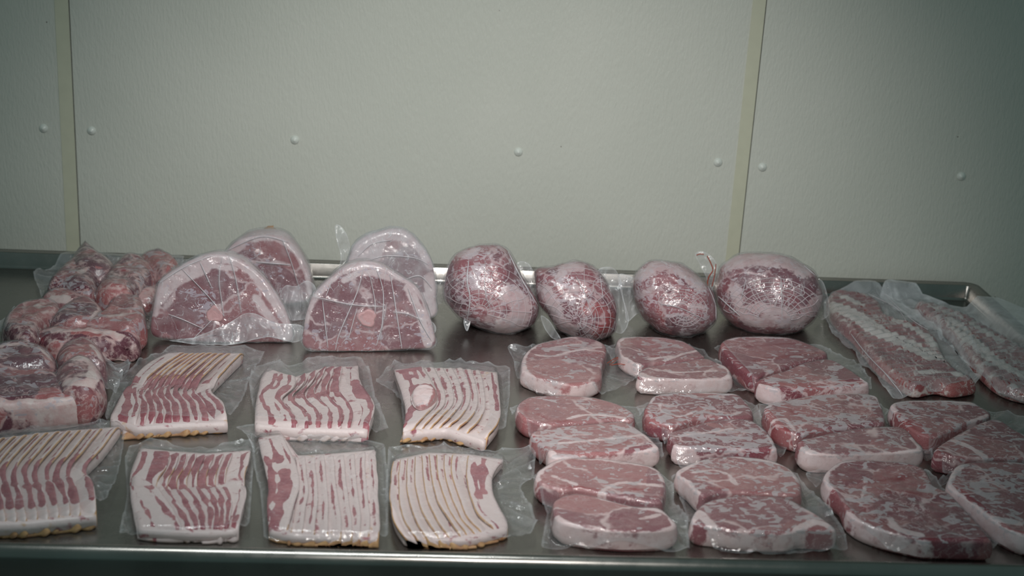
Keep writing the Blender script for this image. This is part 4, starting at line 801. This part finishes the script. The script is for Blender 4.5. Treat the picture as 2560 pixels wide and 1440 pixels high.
ham('half ham with taut white film creases running down its cut side',
    [(761, 815), (770, 772), (788, 736), (833, 690), (865, 669), (909, 659), (951, 664), (986, 682), (1040, 719), (1068, 775), (1083, 822), (1084, 866), (1013, 874), (894, 881), (768, 872)], (920, 880), 12, 3, 0.12, -0.004, 68,
    fat=[([(764, 812), (775, 770), (795, 735), (838, 692), (870, 674), (909, 665), (951, 670), (1000, 695), (1042, 724), (1070, 780), (1080, 850)], 8), ([(860, 700), (909, 680), (975, 695)], 8), ([(1020, 720), (1050, 780), (1070, 860)], 12), ([(890, 825), (930, 832)], 3)],
    red=[([(860, 690), (850, 730)], 10), ([(930, 680), (960, 720)], 8)], frost=-.15, bone=(918, 795, 24), milk=0.055,
    strokes=[([(909, 668), (893, 730), (850, 830), (838, 875)], 1.8), ([(940, 668), (958, 730), (955, 810), (940, 865)], 1.8), ([(975, 684), (985, 740), (1000, 840), (1005, 872)], 1.8), ([(788, 742), (850, 756), (905, 764), (960, 766)], 5), ([(985, 780), (1020, 785), (1055, 800)], 6), ([(1020, 720), (1050, 800), (1078, 850)], 1.6), ([(806, 750), (812, 800), (820, 870)], 1.8), ([(925, 690), (938, 760), (932, 815)], 1.4), ([(830, 700), (815, 740)], 1.4), ([(893, 770), (870, 850)], 1.5), ([(966, 760), (950, 850)], 3)],
    flaps=[([(1045, 800), (1075, 800), (1090, 818), (1082, 835), (1050, 830)], (1070, 860), 70, dict(milk=.22, amp=.005, fwd=.02))])

# ------------------------------------------------------------------ netted roasts
RG = 'netted round roasts along the back of the table'
def roast(label, out, base, depth, seed, fat, red, frost, net, milk=0.045, strokes=(), flaps=(), shift=0.03, fatbase=-0.7, netw=0.00065):
    p0 = on([base])[0]; hd = p0 - CAM; hd[2] = 0; hd = unit(hd); p0 = p0 + hd * depth * shift; cpx = np.mean(out, axis=0)
    nn = -unit(ray(cpx[0], cpx[1])); pl = Plane2(p0, nn); pl.v = np.cross(pl.n, pl.u)
    n = 130; P = resample(catmull(pl.px(out)), n); c = area_centroid(P); cw = pl.p0 + c[0] * pl.u + c[1] * pl.v
    t = thing('packed_roast', np.array([cw[0], cw[1], T]), label, 'meat', RG)
    edge = pl.p0 + P[:, :1] * pl.u + P[:, 1:] * pl.v - cw; rings = []; na = 60
    for k in range(1, na):
        ph = math.pi * k / na; si, co_ = math.sin(ph), math.cos(ph); si = si ** 0.72; sgn = 1 if co_ > 0 else -1
        R_ = cw + edge * si + pl.n * (abs(co_) ** 0.9) * sgn * depth * (0.5 if co_ > 0 else 0.62)
        rings.append(R_)
    V = np.concatenate(rings); V = np.vstack([V, [cw + pl.n * depth * .5, cw - pl.n * depth * .62]])
    ro = V - cw; rn = ro / np.linalg.norm(ro, axis=1)[:, None]; V = V + rn * (0.0045 * fbm(V * 22 + seed, 3))[:, None]; V[:, 2] = np.maximum(V[:, 2], T + 0.0015)
    Fs = list(map(tuple, grid_faces(na - 1, n))); L_ = len(V); Fs += [(L_ - 2, j, (j + 1) % n) for j in range(n)] + [(L_ - 1, (na - 2) * n + (j + 1) % n, (na - 2) * n + j) for j in range(n)]
    P2 = pl.w(V); fa = field(pl, P2, fat, 0.012, base=fatbase); fa = fa + 0.5 * noise(V * 20 + seed); re = field(pl, P2, red); fz = np.full(len(V), float(frost))
    mesh('rolled_meat', V, Fs, M_roast, t, {'fat': np.clip(fa, -1, 1), 'red': re, 'frost': fz})
    bvh = BVHTree.FromPolygons([Vector(v) for v in V], [tuple(int(i) for i in f_) for f_ in Fs]); NV = []; NF = []
    for line in net:
        L2 = catmull(np.array(line, float), False, 7); dr = ray(L2[:, 0], L2[:, 1]); run = []
        for q in dr:
            h = bvh.ray_cast(Vector(CAM), Vector(q).normalized())
            if h[0] is not None:
                nv = h[1] if h[1].dot(Vector(q)) < 0 else -h[1]; run.append(np.array(h[0] + nv * 0.0006))
            else:
                if len(run) > 3: a, b = tube(run, netw, 5); NF.append(b + len(NV) * 0 + sum(len(x) for x in NV)); NV.append(a)
                run = []
        if len(run) > 3: a, b = tube(run, netw, 5); NF.append(b + sum(len(x) for x in NV)); NV.append(a)
    if NV: mesh('netting', np.concatenate(NV), np.concatenate(NF), M_net, t)
    shell(t, V, Fs, 0.0022, seed, milk, pl, strokes)
    for fl_ in flaps: flap(t, *fl_[:3], **fl_[3])
    return t
def arches(c, r0, r1, nr, ky, a0, a1, nrad, rot=0, seed=0):
    rs = np.random.RandomState(seed); out = []; an = np.radians(np.linspace(a0, a1, 14)); ro = math.radians(rot)
    def pt(r_, a): x = r_ * math.cos(a); y = -r_ * ky * math.sin(a); return (c[0] + x * math.cos(ro) - y * math.sin(ro), c[1] + x * math.sin(ro) + y * math.cos(ro))
    for r_ in np.linspace(r0, r1, nr):
        j = rs.uniform(-1, 1, 14) * 1.0; out.append([pt(r_ + j[i], a) for i, a in enumerate(an)])
    for a in np.radians(np.linspace(a0, a1, nrad)): out.append([pt(r_, a + 0.05 * rs.randn()) for r_ in np.linspace(r0, r1, 6)])
    return out
roast('leaning netted roast with a big pale fat patch, leftmost of the four',
    [(1111, 720), (1119, 674), (1137, 641), (1168, 622), (1220, 613), (1251, 617), (1272, 632), (1290, 660), (1305, 690), (1325, 722), (1343, 752), (1348, 775), (1338, 803), (1316, 820), (1288, 831), (1255, 836), (1216, 825), (1168, 806), (1135, 777), (1117, 751)],
    (1240, 826), 0.17, 71, fat=[([(1270, 735), (1300, 760), (1290, 800), (1260, 815)], 26), ([(1150, 640), (1185, 630)], 12), ([(1195, 700), (1200, 720)], 8), ([(1230, 830), (1300, 820)], 8)],
    red=[([(1195, 690), (1205, 722)], 6), ([(1245, 800), (1260, 815)], 8)], frost=0.35, net=arches((1200, 780), 20, 130, 8, 0.9, -40, 170, 12, -20, 1),
    strokes=[([(1172, 650), (1168, 700), (1175, 745), (1168, 800)], 2.5), ([(1213, 650), (1212, 720), (1225, 770)], 1.2), ([(1270, 628), (1300, 690), (1345, 765)], 1.6)],
    flaps=[([(1165, 690), (1175, 705), (1182, 745), (1200, 752), (1185, 775), (1178, 800), (1168, 828), (1159, 805), (1166, 770), (1162, 730)], (1180, 838), 72, dict(milk=.25, amp=.004, fwd=.010, tilt=25)),
           ([(1292, 662), (1318, 656), (1338, 690), (1342, 740), (1358, 770), (1352, 800), (1335, 806), (1340, 770), (1318, 720)], (1330, 800), 73, dict(milk=.16, amp=.007))])
roast('netted roast with a ragged bright red end, second of the four from the left',
    [(1335, 680), (1347, 670), (1382, 668), (1408, 659), (1441, 655), (1474, 661), (1496, 676), (1518, 703), (1524, 722), (1535, 742), (1542, 777), (1537, 822), (1518, 841), (1485, 850), (1441, 843), (1397, 823), (1371, 787), (1348, 758), (1340, 715)],
    (1450, 842), 0.15, 74, fat=[([(1360, 720), (1385, 760), (1400, 800), (1430, 825)], 16), ([(1400, 690), (1420, 668), (1450, 672)], 12), ([(1420, 740), (1440, 720)], 10)],
    red=[([(1465, 770), (1500, 775), (1525, 800), (1490, 830)], 20), ([(1388, 690), (1400, 700)], 6), ([(1455, 842), (1510, 842)], 8)], frost=0.15, net=arches((1440, 800), 12, 130, 9, 1.0, -60, 200, 15, 10, 2),
    strokes=[([(1440, 690), (1460, 730), (1478, 775)], 1.3), ([(1500, 690), (1508, 745)], 1.2)],
    flaps=[([(1495, 676), (1530, 668), (1552, 700), (1558, 745), (1572, 800), (1555, 832), (1530, 822), (1535, 770), (1515, 710)], (1540, 838), 75, dict(milk=.18, amp=.008, fwd=.012)),
           ([(1352, 790), (1372, 800), (1392, 830), (1402, 850), (1382, 846), (1362, 822)], (1380, 852), 76, dict(milk=.14, amp=.005))])
roast('round netted roast beside the bloodstained raised bag end, third of the four',
    [(1582, 700), (1595, 674), (1621, 656), (1652, 651), (1683, 656), (1713, 668), (1742, 690), (1766, 712), (1781, 731), (1790, 775), (1785, 806), (1757, 830), (1731, 838), (1696, 842), (1658, 833), (1626, 811), (1604, 788), (1588, 750)],
    (1690, 836), 0.15, 77, fat=[([(1600, 690), (1650, 665), (1700, 680), (1750, 715)], 15), ([(1640, 720), (1600, 740)], 8), ([(1650, 755), (1700, 760), (1760, 770)], 5)],
    red=[([(1650, 775), (1660, 800)], 10), ([(1680, 690), (1690, 700)], 8)], frost=0.35, net=arches((1705, 770), 15, 62, 6, 0.75, 0, 180, 11, 14, 3) + arches((1712, 780), 16, 44, 4, 0.8, 190, 350, 10, 0, 4),
    strokes=[([(1770, 715), (1788, 760), (1790, 800)], 1.6), ([(1650, 760), (1700, 770), (1765, 800)], 1.3)],
    flaps=[([(1545, 690), (1570, 688), (1600, 705), (1612, 728), (1640, 742), (1630, 765), (1592, 785), (1568, 802), (1560, 760)], (1590, 800), 78, dict(milk=.22, amp=.007, fwd=.02)),
           ([(1738, 634), (1762, 630), (1788, 652), (1794, 680), (1784, 712), (1776, 740), (1768, 700), (1752, 665)], (1775, 770), 79, dict(milk=.17, amp=.005))])
roast('largest netted roast, pale on top, with square white netting over dark meat',
    [(1788, 735), (1790, 705), (1798, 672), (1812, 659), (1840, 642), (1877, 634), (1921, 633), (1965, 641), (2004, 660), (2037, 685), (2051, 714), (2058, 745), (2041, 784), (2015, 814), (1989, 829), (1932, 836), (1888, 834), (1844, 820), (1818, 796), (1798, 768)],
    (1930, 828), 0.17, 81, fat=[([(1830, 660), (1880, 648), (1950, 652), (2010, 680)], 20), ([(1840, 720), (1850, 765), (1880, 800), (1930, 800), (2000, 800), (2045, 750)], 15), ([(1870, 770), (1920, 770), (1980, 785)], 14)],
    red=[], frost=0.0, fatbase=-0.8, net=arches((1935, 802), 42, 130, 8, 0.82, 12, 168, 16, 4, 5), netw=0.0009,
    strokes=[([(1952, 690), (1954, 740), (1955, 800)], 1.5), ([(1865, 700), (1852, 750)], 1.6), ([(1795, 740), (1850, 790)], 2), ([(2010, 664), (2040, 690)], 1.3)],
    flaps=[([(2042, 700), (2058, 705), (2070, 745), (2072, 785), (2052, 800), (2040, 775), (2054, 745)], (2050, 802), 82, dict(milk=.14, amp=.006, fwd=.01))])
# dried blood in the raised bag end beside the third roast
tr3 = [o for o in bpy.data.objects if o.name.startswith('packed_roast') and 'bloodstained' in o.get('label', '')][0]
p0_, nn_, hd_ = face_plane((1775, 770), 10, 0); bl = []
for line, rr in (([(1741, 638), (1750, 635), (1760, 636)], .0012), ([(1768, 640), (1778, 660), (1782, 676), (1772, 692), (1769, 710), (1774, 728)], .0013), ([(1790, 660), (1786, 690), (1780, 716)], .001)):
    q = onp(catmull(np.array(line, float), False, 6), p0_ - hd_ * 0.009, nn_); a, b = tube(q, rr, 6); bl.append((a, b))
NV = np.concatenate([a for a, b in bl]); off = 0; NF = []
for a, b in bl: NF.append(b + off); off += len(a)
mesh('blood_trace', NV, np.concatenate(NF), M_blood, tr3)['label'] = 'dried red-brown blood inside the bag end'

cp = [o for o in bpy.data.objects if o.get('label', '').startswith('two chops with glossy')][0]
for line in ([(1518, 908), (1534, 898), (1548, 892), (1540, 900), (1524, 912)], [(1528, 913), (1550, 910), (1578, 916), (1600, 926)]):
    q = on(catmull(np.array(line, float), False, 6), 0.020); a, b = tube(q, .0007, 6); mesh('blood_streak', a, b, M_blood, cp)

# ------------------------------------------------------------------ rib slabs
def rib_pack(label, bag, out, H, seed, fat, red, frost, ribdir, milk, strokes, base=-.2):
    t = thing('packed_ribs', centre(bag), label, 'meat', 'bagged rib slabs at the back right'); dv = on([ribdir[1]])[0] - on([ribdir[0]])[0]; dv = unit(dv)[:2]
    def rd(p): return 0.0035 * np.sin((p @ np.array([-dv[1], dv[0]])) * 2 * math.pi / 0.021 + 1.5 * noise(np.c_[p * 12, np.zeros(len(p))]))
    s_ = Slab(out, H, rv=H * .5, rr=0.014, amp=0.005, fr=30, seed=seed, ridge_=rd); build_slab(s_, 'rib_slab', M_rib, t, fat, red, frost, base=base, rimname='fat_rim')
    film_sheet(t, bag, [s_], seed, milk, milk * 0.55, n=170, nr=80, strokes=strokes, curl=0.010, crump=0.006); return t
rib_pack('rib slab with pale fat in a clear bag, beside the largest netted roast',
    [(2060, 742), (2080, 722), (2165, 714), (2205, 722), (2268, 762), (2334, 818), (2400, 900), (2450, 962), (2390, 990), (2290, 990), (2262, 1004), (2232, 1010), (2190, 958), (2120, 880), (2076, 835), (2062, 800)],
    [(2070, 744), (2087, 730), (2120, 731), (2178, 745), (2202, 762), (2212, 787), (2252, 805), (2290, 811), (2322, 828), (2346, 855), (2354, 880), (2370, 905), (2397, 932), (2430, 948), (2438, 962), (2385, 972), (2340, 964), (2285, 972), (2240, 948), (2195, 914), (2165, 878), (2135, 840), (2102, 812), (2077, 783)], 0.028, 91,
    fat=[([(2080, 770), (2140, 800), (2200, 840), (2270, 870), (2330, 900)], 21), ([(2110, 750), (2150, 770)], 9), ([(2300, 940), (2360, 940), (2400, 945)], 6), ([(2240, 810), (2300, 840), (2335, 870)], 9)],
    red=[([(2085, 740), (2170, 750)], 8), ([(2130, 815), (2160, 860)], 10), ([(2080, 790), (2110, 820)], 6), ([(2345, 885), (2365, 905)], 7)], frost=-.3, ribdir=((2200, 905), (2330, 890)), milk=0.24,
    strokes=[([(2127, 835), (2170, 890), (2240, 960)], 2), ([(2170, 735), (2240, 770), (2266, 805)], 1.5), ([(2210, 735), (2280, 800), (2320, 825)], 1.5), ([(2205, 925), (2250, 980), (2260, 1000)], 2)], base=-.35)
rib_pack('long rib slab in a milky wrinkled bag in the rear table corner by the wall',
    [(2200, 728), (2216, 712), (2290, 724), (2345, 744), (2420, 762), (2490, 768), (2560, 805), (2700, 890), (2720, 1010), (2560, 1016), (2500, 998), (2462, 962), (2400, 902), (2340, 842), (2290, 808), (2230, 762)],
    [(2290, 758), (2340, 764), (2412, 790), (2465, 818), (2520, 850), (2600, 900), (2660, 950), (2650, 995), (2560, 986), (2500, 966), (2455, 930), (2420, 890), (2380, 835), (2310, 780)], 0.028, 95,
    fat=[([(2380, 810), (2450, 880), (2520, 930), (2620, 970)], 14), ([(2330, 775), (2400, 800)], 6), ([(2430, 820), (2500, 860)], 8)], red=[([(2370, 790), (2420, 810)], 7)], frost=.1, ribdir=((2430, 880), (2560, 860)), milk=0.36,
    strokes=[([(2215, 720), (2300, 790), (2380, 850), (2430, 930), (2465, 955)], 5), ([(2300, 735), (2380, 800), (2440, 900)], 4), ([(2260, 720), (2330, 755)], 3), ([(2500, 800), (2560, 850)], 3)])
